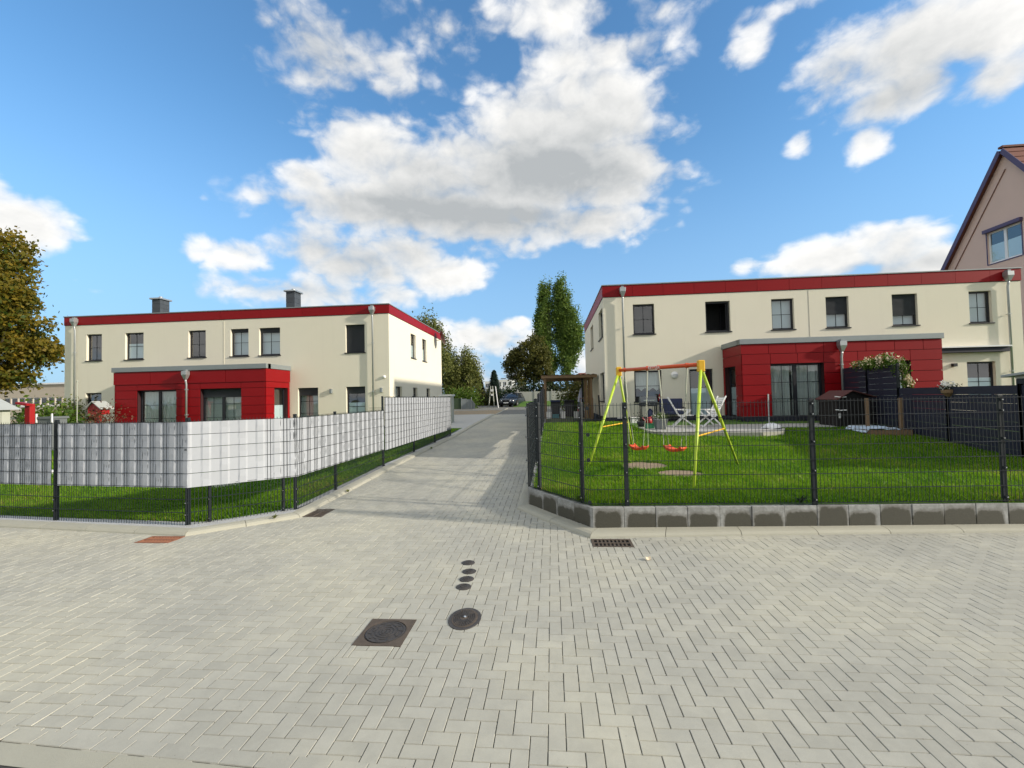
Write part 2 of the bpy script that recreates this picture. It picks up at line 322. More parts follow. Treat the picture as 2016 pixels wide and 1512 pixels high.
MAT = dict(
    cream=mat('cream_render', (0.725, 0.69, 0.565), 0.9, 0.03, 0.7, 0.06, 60, 0.3, 140, streak=0.018),
    plinth=mat('navy_plinth', (0.012, 0.014, 0.028), 0.7, 0.1),
    red=mat('red_cladding', (0.235, 0.003, 0.006), 0.45, 0.07, 2.0, 0.12, 300, 0.0, spec=0.2, objvar=0.05),
    zinc=mat('zinc', (0.42, 0.45, 0.46), 0.42, 0.08, 4.0, metal=0.7),
    zinc_d=mat('grey_zinc_flashing', (0.24, 0.27, 0.28), 0.5, 0.08, 4.0, metal=0.3),
    frame=mat('anthracite_frame', (0.009, 0.010, 0.015), 0.45, 0.06),
    shutter=mat('anthracite_shutter', (0.022, 0.026, 0.032), 0.5, 0.06),
    fence=mat('anthracite_fence', (0.014, 0.020, 0.024), 0.55, 0.08, spec=0.3),
    screen=mat('grey_privacy_strip', (0.385, 0.41, 0.445), 0.55, 0.05, 2.0, 0.03, 20, 0.06, 9.0, objvar=0.03),
    navy=mat('navy_privacy_strip', (0.010, 0.014, 0.034), 0.6, 0.12, 3.0),
    kerb=mat('kerb_concrete', (0.37, 0.365, 0.30), 0.85, 0.08, 5.0, 0.10, 150, 0.2, 220, objvar=0.05),
    bed=mat('joint_sand', (0.16, 0.15, 0.12), 0.95, 0.2, 20.0, 0.2, 200),
    asphalt=mat('asphalt', (0.055, 0.056, 0.058), 0.9, 0.1, 10.0, 0.25, 300, 0.3, 300),
    slab=mat('patio_slab', (0.36, 0.36, 0.34), 0.85, 0.08, 3.0, 0.06, 80, objvar=0.06),
    concrete=mat('concrete', (0.36, 0.37, 0.34), 0.9, 0.10, 3.0, 0.08, 50),
    iron=mat('cast_iron', (0.060, 0.055, 0.052), 0.55, 0.25, 14.0, 0.2, 150, 0.3, 200, metal=0.2),
    rust=mat('rusty_iron', (0.085, 0.066, 0.050), 0.75, 0.5, 16.0, 0.25, 150, 0.3, 200),
    black=mat('black_void', (0.004, 0.004, 0.004), 0.9, 0.0),
    ground=mat('soil', (0.07, 0.085, 0.03), 0.95, 0.3, 0.3, 0.2, 6.0),
    soil=mat('bare_soil', (0.27, 0.21, 0.14), 0.95, 0.15, 3.0, 0.25, 60, 0.3, 60),
    gravel=mat('pale_gravel', (0.42, 0.43, 0.43), 0.9, 0.1, 5.0, 0.45, 90, 0.6, 120),
    lime=mat('lime_paint', (0.42, 0.58, 0.04), 0.42, 0.05),
    orange=mat('orange_plastic', (0.70, 0.095, 0.025), 0.4, 0.05),
    orange_p=mat('orange_paint', (0.62, 0.085, 0.02), 0.4, 0.05),
    yellow=mat('yellow_plastic', (0.72, 0.42, 0.02), 0.42, 0.05),
    rope=mat('rope', (0.42, 0.44, 0.36), 0.8, 0.25, 60.0),
    white=mat('white_plastic', (0.80, 0.80, 0.78), 0.45, 0.03),
    wood=mat('weathered_wood', (0.22, 0.14, 0.075), 0.8, 0.18, 6.0, 0.2, 60),
    wood_l=mat('pale_wood', (0.36, 0.25, 0.12), 0.8, 0.18, 6.0, 0.2, 60),
    wood_d=mat('dark_wood', (0.005, 0.0045, 0.0045), 0.75, 0.2, 6.0),
    bark=mat('bark', (0.085, 0.07, 0.055), 0.9, 0.3, 8.0),
    bark_w=mat('birch_bark', (0.30, 0.29, 0.26), 0.85, 0.4, 5.0),
    slate=mat('slate_cladding', (0.050, 0.060, 0.072), 0.6, 0.08, 3.0, objvar=0.12),
    curtain=mat('curtain_cloth', (0.46, 0.50, 0.47), 0.9, 0.05),
    net=mat('net_curtain', (0.52, 0.57, 0.55), 0.9, 0.12, 14.0),
    pale_sheet=mat('window_film', (0.50, 0.60, 0.64), 0.7, 0.04),  # also colours in the sky reflected in a pane
    room=mat('room_shade', (0.018, 0.018, 0.018), 0.9, 0.1),
    pink=mat('pink_render', (0.66, 0.49, 0.42), 0.9, 0.05, 1.0, 0.06, 90, 0.15, 160),
    tile=mat('red_roof_tile', (0.15, 0.05, 0.032), 0.75, 0.15, 3.0),
    verge=mat('violet_verge', (0.075, 0.055, 0.13), 0.5, 0.1),
    pvc=mat('white_frame', (0.78, 0.79, 0.80), 0.4, 0.02),
    green=mat('green_plastic', (0.02, 0.16, 0.07), 0.5, 0.05),
    redp=mat('red_plastic', (0.33, 0.012, 0.014), 0.45, 0.05),
    bluep=mat('bluish_plastic', (0.02, 0.03, 0.09), 0.45, 0.05),
    bin=mat('black_plastic', (0.010, 0.011, 0.016), 0.5, 0.05),
    greyp=mat('grey_planter', (0.13, 0.145, 0.155), 0.6, 0.06),
    cover=mat('pale_blue_tarp', (0.50, 0.62, 0.74), 0.5, 0.15, 5.0, 0.0, 60, 0.4, 8.0),
    carpaint=mat('dark_blue_car_paint', (0.018, 0.026, 0.040), 0.18, 0.02, spec=0.7),
    chrome=mat('bright_metal', (0.7, 0.72, 0.74), 0.25, 0.02, metal=0.9),
    tyre=mat('rubber', (0.012, 0.012, 0.012), 0.8, 0.1),
    beige=mat('beige_render', (0.50, 0.44, 0.36), 0.9, 0.05),
    offwhite=mat('offwhite_render', (0.62, 0.64, 0.62), 0.9, 0.05),
    lavender=mat('pale_cloth', (0.55, 0.58, 0.72), 0.9, 0.1, 20.0),
    lid=mat('reddish_roofing_felt', (0.09, 0.030, 0.026), 0.85, 0.1, 20.0),
    shedroof=mat('grey_corrugated_roof', (0.36, 0.39, 0.38), 0.6, 0.08, 3.0),
    shedwall=mat('pale_shed_wall', (0.40, 0.42, 0.36), 0.8, 0.08, 2.0),
    shedrib=mat('dark_ribbed_sheet', (0.020, 0.030, 0.040), 0.6, 0.1, 3.0),
    petal=mat('cream_petal', (0.72, 0.60, 0.42), 0.8, 0.15, 30.0),
    petal_w=mat('white_petal', (0.78, 0.78, 0.74), 0.8, 0.1, 30.0),
)
MAT['glass'] = glass_mat('window_glass')
MAT['carglass'] = mat('car_glass', (0.02, 0.024, 0.028), 0.06, 0.02, spec=0.9)
MAT['paver'] = paver_mat(); MAT['block'] = wet_block_mat(); MAT['lawn'] = lawn_mat(); MAT['yard'] = yard_mat()
MAT['grass'] = leaf_mat('grass_blade', (0.065, 0.195, 0.005), (0.24, 0.41, 0.014), 0.5, (0.36, 0.33, 0.08))
MAT['leaf_autumn'] = leaf_mat('autumn_leaf', (0.045, 0.085, 0.012), (0.30, 0.20, 0.018), 0.45)
MAT['leaf_poplar'] = leaf_mat('poplar_leaf', (0.060, 0.125, 0.028), (0.24, 0.33, 0.06), 0.5)
MAT['leaf_beech'] = leaf_mat('beech_leaf', (0.045, 0.060, 0.016), (0.17, 0.16, 0.030), 0.4)
MAT['leaf_birch'] = leaf_mat('birch_leaf', (0.075, 0.105, 0.025), (0.26, 0.27, 0.075), 0.4)
MAT['leaf_dark'] = leaf_mat('dark_leaf', (0.010, 0.025, 0.006), (0.030, 0.055, 0.012), 0.2)
MAT['leaf_bright'] = leaf_mat('bright_leaf', (0.035, 0.085, 0.008), (0.12, 0.19, 0.015), 0.35)
MAT['needle'] = leaf_mat('needle', (0.030, 0.065, 0.050), (0.085, 0.13, 0.10), 0.25)
MAT['needle_brown'] = leaf_mat('brown_needle', (0.045, 0.048, 0.020), (0.11, 0.09, 0.045), 0.25)
MAT['leaf_red'] = leaf_mat('red_leaf', (0.05, 0.03, 0.012), (0.22, 0.07, 0.04), 0.3)

# ------------------------------------------------------------------ mesh helpers
class MB:
    """collects polygons given in world coordinates and links them as one mesh object"""
    def __init__(s): s.v = []; s.f = []; s.t = None
    def poly(s, pts):
        n = len(s.v); s.v.extend([tuple(p) for p in pts]); s.f.append(tuple(range(n, n + len(pts)))); return s
    def hexa(s, p):                      # 8 corners: bottom ring 0-3, top ring 4-7
        n = len(s.v); s.v.extend([tuple(q) for q in p])
        s.f += [(n+3, n+2, n+1, n), (n+4, n+5, n+6, n+7), (n, n+1, n+5, n+4), (n+1, n+2, n+6, n+5), (n+2, n+3, n+7, n+6), (n+3, n, n+4, n+7)]; return s
    def box(s, x0, x1, y0, y1, z0, z1):
        x0, x1 = min(x0, x1), max(x0, x1); y0, y1 = min(y0, y1), max(y0, y1); z0, z1 = min(z0, z1), max(z0, z1)
        return s.hexa([(x0,y0,z0),(x1,y0,z0),(x1,y1,z0),(x0,y1,z0),(x0,y0,z1),(x1,y0,z1),(x1,y1,z1),(x0,y1,z1)])
    def bar(s, a, b, w, h=None, up=(0, 0, 1)):   # rectangular bar from a to b
        a, b = Vector(a), Vector(b); h = h or w
        d = (b - a).normalized(); u = Vector(up)
        if abs(d.dot(u)) > 0.98: u = Vector((0, 1, 0))
        r = d.cross(u).normalized(); u = r.cross(d)
        r *= w / 2; u *= h / 2
        return s.hexa([a-r-u, a+r-u, b+r-u, b-r-u, a-r+u, a+r+u, b+r+u, b-r+u])
    def tube(s, pts, rad, n=8, cap=True):
        pts = [Vector(p) for p in pts]
        rad = rad if isinstance(rad, (list, tuple)) else [rad] * len(pts)
        b0 = len(s.v); prev = None
        for i, p in enumerate(pts):
            d = (pts[min(i+1, len(pts)-1)] - pts[max(i-1, 0)]).normalized()
            u = Vector((0, 0, 1)) if abs(d.z) < 0.95 else Vector((1, 0, 0))
            if prev is not None: u = prev
            r = d.cross(u).normalized(); u = r.cross(d).normalized(); prev = u
            for k in range(n):
                a = 2 * math.pi * k / n
                s.v.append(tuple(p + (r * math.cos(a) + u * math.sin(a)) * rad[i]))
        for i in range(len(pts) - 1):
            for k in range(n):
                k2 = (k + 1) % n; q = b0 + i * n
                s.f.append((q + k, q + k2, q + n + k2, q + n + k))
        if cap:
            s.f.append(tuple(b0 + k for k in range(n))[::-1]); q = b0 + (len(pts)-1) * n; s.f.append(tuple(q + k for k in range(n)))
        return s
    def lathe(s, c, prof, n=16, axis='z'):       # profile of (radius, height)
        b0 = len(s.v)
        for r, h in prof:
            for k in range(n):
                a = 2 * math.pi * k / n; x, y = r * math.cos(a), r * math.sin(a)
                s.v.append({'z': (c[0]+x, c[1]+y, c[2]+h), 'y': (c[0]+x, c[1]+h, c[2]+y), 'x': (c[0]+h, c[1]+x, c[2]+y)}[axis])
        for i in range(len(prof) - 1):
            for k in range(n):
                k2 = (k+1) % n; q = b0 + i*n
                s.f.append((q+k, q+k2, q+n+k2, q+n+k))
        s.f.append(tuple(b0+k for k in range(n))[::-1]); q = b0+(len(prof)-1)*n; s.f.append(tuple(q+k for k in range(n)))
        return s
    def prism(s, pts, z0, z1):
        n = len(s.v); k = len(pts)
        s.v += [(p[0], p[1], z0) for p in pts] + [(p[0], p[1], z1) for p in pts]
        s.f.append(tuple(range(n, n+k))[::-1]); s.f.append(tuple(range(n+k, n+2*k)))
        for i in range(k): j = (i+1) % k; s.f.append((n+i, n+j, n+k+j, n+k+i))
        return s
    def grid(s, P):                       # 2-D list of points
        b0 = len(s.v); w = len(P[0])
        for row in P: s.v.extend([tuple(p) for p in row])
        for i in range(len(P)-1):
            for j in range(w-1): q = b0+i*w+j; s.f.append((q, q+1, q+w+1, q+w))
        return s
    def build(s, name, m, parent=None, kind=None, smooth=False, bevel=0):
        me = bpy.data.meshes.new(name); 
        o0 = root_loc(parent) if parent else Vector((0, 0, 0))
        V = np.array(s.v, dtype=float) - np.array(o0)
        me.from_pydata(V.tolist(), [], s.f)
        if bevel or True:
            bm = bmesh.new(); bm.from_mesh(me)
            if len(s.f) < 60000: bmesh.ops.recalc_face_normals(bm, faces=bm.faces)
            if bevel:
                bmesh.ops.bevel(bm, geom=list(bm.edges), offset=bevel, segments=1, affect='EDGES', clamp_overlap=True)
            bm.to_mesh(me); bm.free()
        me.materials.append(MAT[m] if isinstance(m, str) else m)
        if smooth: me.polygons.foreach_set('use_smooth', [True] * len(me.polygons))
        o = bpy.data.objects.new(name, me); COL.objects.link(o)
        if parent: o.parent = parent
        if kind: o['kind'] = kind
        return o
def root_loc(o):
    l = Vector((0, 0, 0))
    while o is not None: l = l + o.location; o = o.parent
    return l
def tag(o, label=None, cat=None, group=None, kind=None):
    if label: o['label'] = label
    if cat: o['category'] = cat
    if group: o['group'] = group
    if kind: o['kind'] = kind
    return o
def thing(name, label, cat, loc=(0, 0, 0), group=None):
    o = bpy.data.objects.new(name, None); COL.objects.link(o); o.location = loc; o.empty_display_size = 0.1
    return tag(o, label, cat, group)
def copy_tree(o, parent=None):
    c = o.copy(); COL.objects.link(c); c.parent = parent
    for ch in list(o.children): copy_tree(ch, c)
    return c
def reuse(o, parent=None, loc=None):
    c = o.copy(); COL.objects.link(c)
    if parent is not None: c.parent = parent
    if loc is not None: c.location = loc
    return c
def np_mesh(name, V, F, m, parent=None, kind=None, tint=None):
    """fast mesh from arrays; F is (n,3) or (n,4)"""
    me = bpy.data.meshes.new(name)
    o0 = np.array(root_loc(parent)) if parent else np.zeros(3)
    V = np.asarray(V, dtype=np.float32) - o0.astype(np.float32); F = np.asarray(F, dtype=np.int32)
    me.vertices.add(len(V)); me.vertices.foreach_set('co', V.ravel())
    k = F.shape[1]
    me.loops.add(F.size); me.loops.foreach_set('vertex_index', F.ravel())
    me.polygons.add(len(F)); me.polygons.foreach_set('loop_start', np.arange(0, F.size, k, dtype=np.int32))
    me.update(calc_edges=True); me.shade_flat()
    if tint is not None:
        a = me.attributes.new('tint', 'FLOAT', 'POINT'); a.data.foreach_set('value', np.asarray(tint, dtype=np.float32))
    me.materials.append(MAT[m] if isinstance(m, str) else m)
    o = bpy.data.objects.new(name, me); COL.objects.link(o)
    if parent: o.parent = parent
    if kind: o['kind'] = kind
    return o
def interp(x, tab):
    return float(np.interp(x, [t[0] for t in tab], [t[1] for t in tab]))
DRIVE = [(-50, 0), (7.0, 0.0), (9, .05), (11.6, .14), (14.2, .19), (16.8, .23), (19.3, .27), (22, .37), (25, .47), (29, .58), (33, .72), (42, .96), (50, 1.0), (400, 1.0)]
zd = lambda y: interp(y, DRIVE)
zr = lambda y: interp(y, [(6.5, .345), (9.5, .39), (13, .50), (16, .64), (19, .72), (24, .75), (34, .75)])     # right garden
zl = lambda y: interp(y, [(6.5, .05), (9, .10), (12, .19), (16, .29), (21, .42), (24, .45), (34, .6)])         # left garden

# ------------------------------------------------------------------ ground and paving
def ground_sheet():
    ys = [-400, -60, -5, 1.0, 2.0, 5, 7.0, 9, 11.6, 14.2, 16.8, 19.3, 22, 25, 29, 33, 42, 50, 100, 300, 1000, 4000]
    xs = [-4000, -1000, -300, -100, -40, -14, -8, -4.3, -0.6, 3, 8, 14, 30, 100, 300, 1000, 4000]
    MB().grid([[(x, y, zd(y) - (0.06 if y < 33.5 else 0.03)) for x in xs] for y in ys]).build('ground', 'ground', kind='structure')
ground_sheet()
def in_poly(p, poly):
    x, y = p; c = False; j = len(poly) - 1
    for i in range(len(poly)):
        xi, yi = poly[i]; xj, yj = poly[j]
        if (yi > y) != (yj > y) and x < (xj - xi) * (y - yi) / (yj - yi) + xi: c = not c
        j = i
    return c
def seg_dist(p, a, b):
    p, a, b = Vector(p), Vector(a), Vector(b); d = b - a
    t = max(0, min(1, (p - a).dot(d) / d.length_squared)); return (p - a - d * t).length
L_KERB = [(-16, 7.40), (-9.05, 6.62), (-5.37, 6.18), (-4.2, 7.2), (-4.2, 33.0)]
R_KERB = [(-0.64, 33.0), (-0.64, 7.72), (0.46, 6.19), (3.5, 6.40), (11, 6.80)]
B_KERB = [(11, 1.58), (-1.61, 2.29), (-3.21, 2.38), (-16, 3.10)]
STREET = L_KERB + R_KERB + B_KERB
street = MB()
bed_pts = [(x, y) for x, y in STREET]
# sand bed: street part flat, drive part following the slope
street.poly([(x, y, -0.012) for x, y in [(-16, 7.45), (-9.05, 6.68), (-5.37, 6.3), (-4.3, 7.2), (-0.5, 7.2), (0.46, 6.3), (3.5, 6.5), (11, 6.9), (11, 1.5), (-16, 3.0)]])
sy = [7.2, 9, 11.6, 14.2, 16.8, 19.3, 22, 25, 29, 33.05]
street.grid([[(-4.3, y, zd(y) - .012), (-0.5, y, zd(y) - .012)] for y in sy])
street_o = street.build('pavement', 'bed', kind='structure')

COVER_BOX = (-1.61, -1.22, 3.47, 3.89)
HYD = (-0.80, 3.93)
CAPS = [(-0.94, 4.585), (-0.945, 4.78), (-0.957, 4.99), (-1.017, 5.25)]
GULLY_R = (0.475, 0.99, 5.85, 6.16); GULLY_L = (-5.87, -5.36, 5.88, 6.18)
GULLY_M = (-4.19, -3.86, 7.24, 7.74)
def paver_cells():
    out = []
    u = 0.1; ox, oy = -0.067, 0.006
    for i in range(-162, 112):
        for j in range(14, 332):
            k = (i - j) % 4
            if k == 0: x0, x1, y0, y1 = i, i + 2, j, j + 1
            elif k == 3: x0, x1, y0, y1 = i, i + 1, j, j + 2
            else: continue
            cx, cy = (x0 + x1) / 2 * u + ox, (y0 + y1) / 2 * u + oy
            if cy > 7.6 and not (-4.32 < cx < -0.52): continue
            if not in_poly((cx, cy), STREET):
                if min(seg_dist((cx, cy), a, b) for kk in (L_KERB, R_KERB) for a, b in zip(kk[:-1], kk[1:])) > 0.08: continue
                if cy > 32.9: continue
            g = next((g for g in (GULLY_R, GULLY_L, GULLY_M, COVER_BOX) if g[0] < x1*u+ox and x0*u+ox < g[1] and g[2] < y1*u+oy and y0*u+oy < g[3]), None)
            if g:                     # cut round the grate
                X0, X1, Y0, Y1 = x0*u+ox, x1*u+ox, y0*u+oy, y1*u+oy; ca, cb = max(X0, g[0]), min(X1, g[1])
                for r_ in ((X0, ca, Y0, Y1), (cb, X1, Y0, Y1), (ca, cb, Y0, max(Y0, g[2])), (ca, cb, min(Y1, g[3]), Y1)):
                    if r_[1] - r_[0] > .012 and r_[3] - r_[2] > .012: out.append(((r_[0]+r_[1])/2, (r_[2]+r_[3])/2, ((r_[1]-r_[0])/2, (r_[3]-r_[2])/2)))
                continue
            out.append((cx, cy, k == 0))
    return out
def paver_geo(cx, cy, hor, z0=0.0, z1=None, tilt=(0, 0)):
    g = 0.0018; a, b = hor if isinstance(hor, tuple) else ((0.1, 0.05) if hor else (0.05, 0.1)); a -= g; b -= g; c = 0.0026; dz = -0.006
    tx, ty = tilt
    V = []
    for (s, t, z) in [(-a, -b, dz), (a, -b, dz), (a, b, dz), (-a, b, dz), (-a+c, -b+c, 0), (a-c, -b+c, 0), (a-c, b-c, 0), (-a+c, b-c, 0)]:
        V.append((cx + s, cy + t, z0 + z + s * tx + t * ty))
    return V
PF = [(4, 5, 6, 7), (0, 1, 5, 4), (1, 2, 6, 5), (2, 3, 7, 6), (3, 0, 4, 7)]
def paving():
    cells = paver_cells()
    def size(c):                          # rough size in the photograph; outside the frame comes last
        d = Vector((c[0], c[1], 0)) - EYE; f_ = d.dot(fw)
        if f_ < 0.2: return 0
        px, py = d.dot(rt) / f_ * 888, d.dot(up) / f_ * 888
        if abs(px) > 1010 or py < -758: return 0
        return -d.z / d.length ** 3
    cells.sort(key=lambda c: 0 if isinstance(c[2], tuple) else size(c), reverse=True)
    meshes = {}
    for hor in (True, False):
        me = bpy.data.meshes.new('paver'); me.from_pydata(paver_geo(0, 0, hor), [], PF); me.materials.append(MAT['paver']); meshes[hor] = me
    for (cx, cy, hor) in cells[:290]:
        o = bpy.data.objects.new('paver', meshes[hor]); COL.objects.link(o); o.parent = street_o
        o.location = (cx, cy, rng.normal(0, .0007)); o.rotation_euler = (rng.normal(0, .006), rng.normal(0, .006), rng.normal(0, .006))
    V, F = [], []
    for (cx, cy, hor) in cells[290:]:
        n = len(V); sl = (zd(cy + .1) - zd(cy - .1)) / .2
        V += paver_geo(cx, cy, hor, zd(cy) + rng.normal(0, .0008), tilt=(rng.normal(0, .006), sl + rng.normal(0, .006)))
        F += [tuple(n + q for q in f) for f in PF]
    np_mesh('paver', V, F, 'paver', street_o, 'stuff')
    # border course along the right kerb
    V, F = [], []
    def course(path, off, z):
        for (a, b) in zip(path[:-1], path[1:]):
            a, b = Vector(a), Vector(b); d = (b - a).normalized(); nrm = Vector((d.y, -d.x))
            L = (b - a).length; k = int(L / .2)
            for i in range(k):
                c = a + d * (i + .5) * .2 + nrm * off
                if any(g[0] < c.x < g[1] and g[2] < c.y < g[3] + .05 for g in (GULLY_R, GULLY_L)): continue
                base = paver_geo(0, 0, True, z); n = len(V)
                for (x, y, zz) in base:
                    w = c + d * x + nrm * y; V.append((w.x, w.y, zz))
                F.extend([tuple(n + q for q in f) for f in PF])
    course(R_KERB[2:], 0.055, 0.0045)
    course(B_KERB[1:][::-1] if False else list(reversed(B_KERB)), 0.055 * -1, 0.0045)
    np_mesh('border_paver', V, F, 'paver', street_o, 'stuff')
paving()
def strip(name, pts_a, pts_b, m, zf, kind='structure', parent=None):
    return MB().grid([[(a[0], a[1], zf(a[1])), (b[0], b[1], zf(b[1]))] for a, b in zip(pts_a, pts_b)]).build(name, m, parent, kind)
# near side of the street: flush kerb and carriageway
MB().poly([(12, 1.50, -.004), (-16, 3.02, -.004), (-60, 3.0, -.004), (-60, -6, -.004), (60, -6, -.004), (60, 1.5, -.004)]).build('road', 'asphalt', kind='structure')

def offset_path(path, d):
    out = []
    for i, p in enumerate(path):
        p = Vector(p)
        n = Vector((0, 0)); k = 0
        if i > 0: e = (p - Vector(path[i-1])).normalized(); n += Vector((-e.y, e.x)); k += 1
        if i < len(path) - 1: e = (Vector(path[i+1]) - p).normalized(); n += Vector((-e.y, e.x)); k += 1
        n /= k; n = n / n.length_squared
        out.append(p + n * d)
    return out
def kerb(name, path, side, prof, zf, step=1.0, m='kerb'):
    root = MB().poly([(path[0][0], path[0][1], zf(path[0][1]) - .08), (path[0][0] + .01, path[0][1], zf(path[0][1]) - .08), (path[0][0], path[0][1] + .01, zf(path[0][1]) - .08)]).build(name, m, kind='structure')
    cols = [offset_path(path, side * t) for t, z in prof]
    for i in range(len(path) - 1):
        L = (Vector(path[i+1]) - Vector(path[i])).length; k = max(1, round(L / step))
        for q in range(k):
            g = 0.004 / L
            rows = []
            for u in (q / k + g, (q + 1) / k - g):
                rows.append([(*(cols[c][i].lerp(cols[c][i+1], u)), zf(cols[c][i].lerp(cols[c][i+1], u).y) + prof[c][1]) for c in range(len(prof))])
            mb = MB().grid(rows)
            for r_ in rows: mb.poly(r_ + [(r_[-1][0], r_[-1][1], r_[-1][2] - .1), (r_[0][0], r_[0][1], r_[0][2] - .02)])
            mb.build('kerb_stone', m, root)
    return root
PROF_R = [(0, -.01), (.012, .022), (.045, .046), (.10, .058), (.26, .064)]
kerb('kerb', R_KERB, 1, PROF_R, zd)
PROF_L = [(0, -.01), (.01, .020), (.04, .045), (.10, .058), (.20, .062)]
kerb('kerb', L_KERB, 1, PROF_L, zd)
kerb('flush_kerb', list(reversed([(-16, 3.10), (-3.21, 2.38), (-1.61, 2.29), (11, 1.58)])), 1, [(0, .002), (.14, .002)], lambda y: 0.0)

# ------------------------------------------------------------------ retaining wall of the right garden
W_PATH = [(-0.44, 24.0), (-0.44, 7.82), (0.53, 6.47), (3.6, 6.60), (9.9, 6.90)]
def retaining_wall():
    root = thing('retaining_wall', 'low grey concrete block wall with dark damp stains holding up the fenced lawn', 'wall', (0.53, 6.47, 0))
    core = MB()
    for (a, b) in zip(W_PATH[1:-1], W_PATH[2:]):
        d = (Vector(b) - Vector(a)).normalized(); n = Vector((-d.y, d.x))
        A, B = Vector(a) + n * .05, Vector(b) + n * .05
        core.hexa([(*A, 0), (*B, 0), (*(B + n * .1), 0), (*(A + n * .1), 0), (*A, .325), (*B, .325), (*(B + n * .1), .325), (*(A + n * .1), .325)])
    core.build('wall_core', 'concrete', root)
    me = {}
    def block(c, ang, L, z, h=.34):
        key = (round(L, 3), round(h, 2))
        if key not in me:
            mb = MB().box(-L/2 + .003, L/2 - .003, 0, .11, -.05, h)
            o = mb.build('block', 'block', None, bevel=.005); me[key] = o.data; bpy.data.objects.remove(o)
        o = bpy.data.objects.new('block', me[key]); COL.objects.link(o); o.parent = root
        o.location = Vector((c[0], c[1], z)) - root.location; o.rotation_euler = (rng.normal(0, .006), 0, ang)
    for (a, b) in zip(W_PATH[:-1], W_PATH[1:]):
        a, b = Vector(a), Vector(b); d = (b - a).normalized(); L = (b - a).length; n = Vector((-d.y, d.x))
        k = round(L / .43); s = L / k
        for i in range(k):
            c = a + d * (i + .5) * s + n * rng.normal(0, .002)
            block(c, math.atan2(d.y, d.x), s, zd(c.y) - .0, .34 if c.y < 9 else round(max(.34, zr(c.y) - zd(c.y)), 2))
    return root
retaining_wall()

# ------------------------------------------------------------------ lawns
def right_left_edge(y):
    return .50 - (y - 6.55) * .745 + .06 if y < 7.8 else -0.36
def fence_line_x(y): return 11.7 - (19.3 - y) * 0.226
def lawn_right():
    ys = np.concatenate([np.arange(6.58, 8, .2), np.arange(8, 21.4, .5)])
    rows = []
    for y in ys:
        xl = right_left_edge(y); xs = np.linspace(xl, 30, 40)
        rows.append([(x, y if x < 2 or y > 7.2 else y + max(0, (x - .5) * .025), zr(y)) for x in xs])
    return MB().grid(rows).build('lawn', 'lawn', kind='structure')
lawn_right()
def left_right_edge(y):
    if y < 6.56: return -5.75
    if y < 7.6: return -5.70 + (y - 6.56) * 1.18
    return -4.55
def left_front(x): return 6.72 if x > -5.9 else 6.72 + (-5.9 - x) * .105
def lawn_left():
    rows = []
    for y in np.concatenate([np.arange(6.72, 8, .15), np.arange(8, 24, .6)]):
        xr = left_right_edge(y); xs = np.concatenate([[-60, -40], np.linspace(-30, xr, 30)])
        rows.append([(x, max(y, left_front(x)), zl(max(y, left_front(x)))) for x in xs])
    return MB().grid(rows).build('lawn', 'lawn', kind='structure')
lawn_left()
PATCH = [(1.93, 9.85, .50, .46), (2.42, 8.95, .46, .40)]
for (x, y, a, b) in PATCH:
    pts = []
    for k in range(26):
        t = 2 * math.pi * k / 26; w = 1 + .25 * mnoise.noise((x + math.cos(t) * 1.3, y + math.sin(t) * 1.3, 0)) + rng.normal(0, .05)
        pts.append((x + a * w * math.cos(t), y + b * w * math.sin(t), zr(y + b * w * math.sin(t)) + .006))
    MB().poly(pts).build('bare_soil', 'soil', kind='structure')
PATIO = [(3.15, 21.25), (3.15, 18.4), (3.28, 15.3), (3.6, 14.85), (6.3, 14.28), (7.0, 14.5), (7.62, 15.7), (7.62, 16.4), (11.3, 16.4), (11.3, 19.28), (7.8, 19.28), (7.8, 21.25)]
def grass(name, n, xr, yr, zf, ok, p=1.7, hs=1.0):
    u = rng.random(n); y0, y1 = yr
    y = (y0 ** (1 - p) + u * (y1 ** (1 - p) - y0 ** (1 - p))) ** (1 / (1 - p))
    x = rng.uniform(0, 1, n); lo = np.array([xr(v)[0] for v in y]); hi = np.array([xr(v)[1] for v in y]); x = lo + x * (hi - lo)
    keep = np.array([ok(a, b) for a, b in zip(x, y)]); x, y = x[keep], y[keep]; n = len(x)
    z = np.array([zf(v) for v in y])
    clump = np.array([mnoise.noise((a * .7, b * .7, 0)) + .5 * mnoise.noise((a * 2.3, b * 2.3, 7)) for a, b in zip(x, y)])
    clump2 = np.array([mnoise.noise((a * 5, b * 5, 3)) for a, b in zip(x, y)])
    h = rng.uniform(.035, .085, n) * (1 + .25 * clump + .35 * clump2) * hs; w = rng.uniform(.006, .012, n) * np.clip(y / 7.5, 1, 2.4)
    a = rng.uniform(0, 2 * np.pi, n); lx, ly = rng.normal(0, .5, n) * h, rng.normal(0, .5, n) * h
    V = np.empty((n, 3, 3)); V[:, 0] = np.stack([x - np.cos(a) * w, y - np.sin(a) * w, z - .004], 1); V[:, 1] = np.stack([x + np.cos(a) * w, y + np.sin(a) * w, z - .004], 1)
    V[:, 2] = np.stack([x + lx, y + ly, z + h], 1)
    t = np.clip(.45 + .45 * clump + .25 * clump2 + rng.normal(0, .18, n), 0, 1)
    np_mesh(name, V.reshape(-1, 3), np.arange(n * 3).reshape(-1, 3), 'grass', None, 'stuff', np.repeat(t, 3))
def ok_r(x, y):
    if any(((x - a) / (c * .93)) ** 2 + ((y - b) / (d * .93)) ** 2 < 1 for a, b, c, d in PATCH): return False
    return not (y > 14.2 and in_poly((x, y), PATIO)) and y > 6.60 + max(0, (x - .5) * .03)
grass('grass', 230000, lambda y: (right_left_edge(y) + .02, min(fence_line_x(y) + .3, 14)), (6.58, 20.5), zr, ok_r)
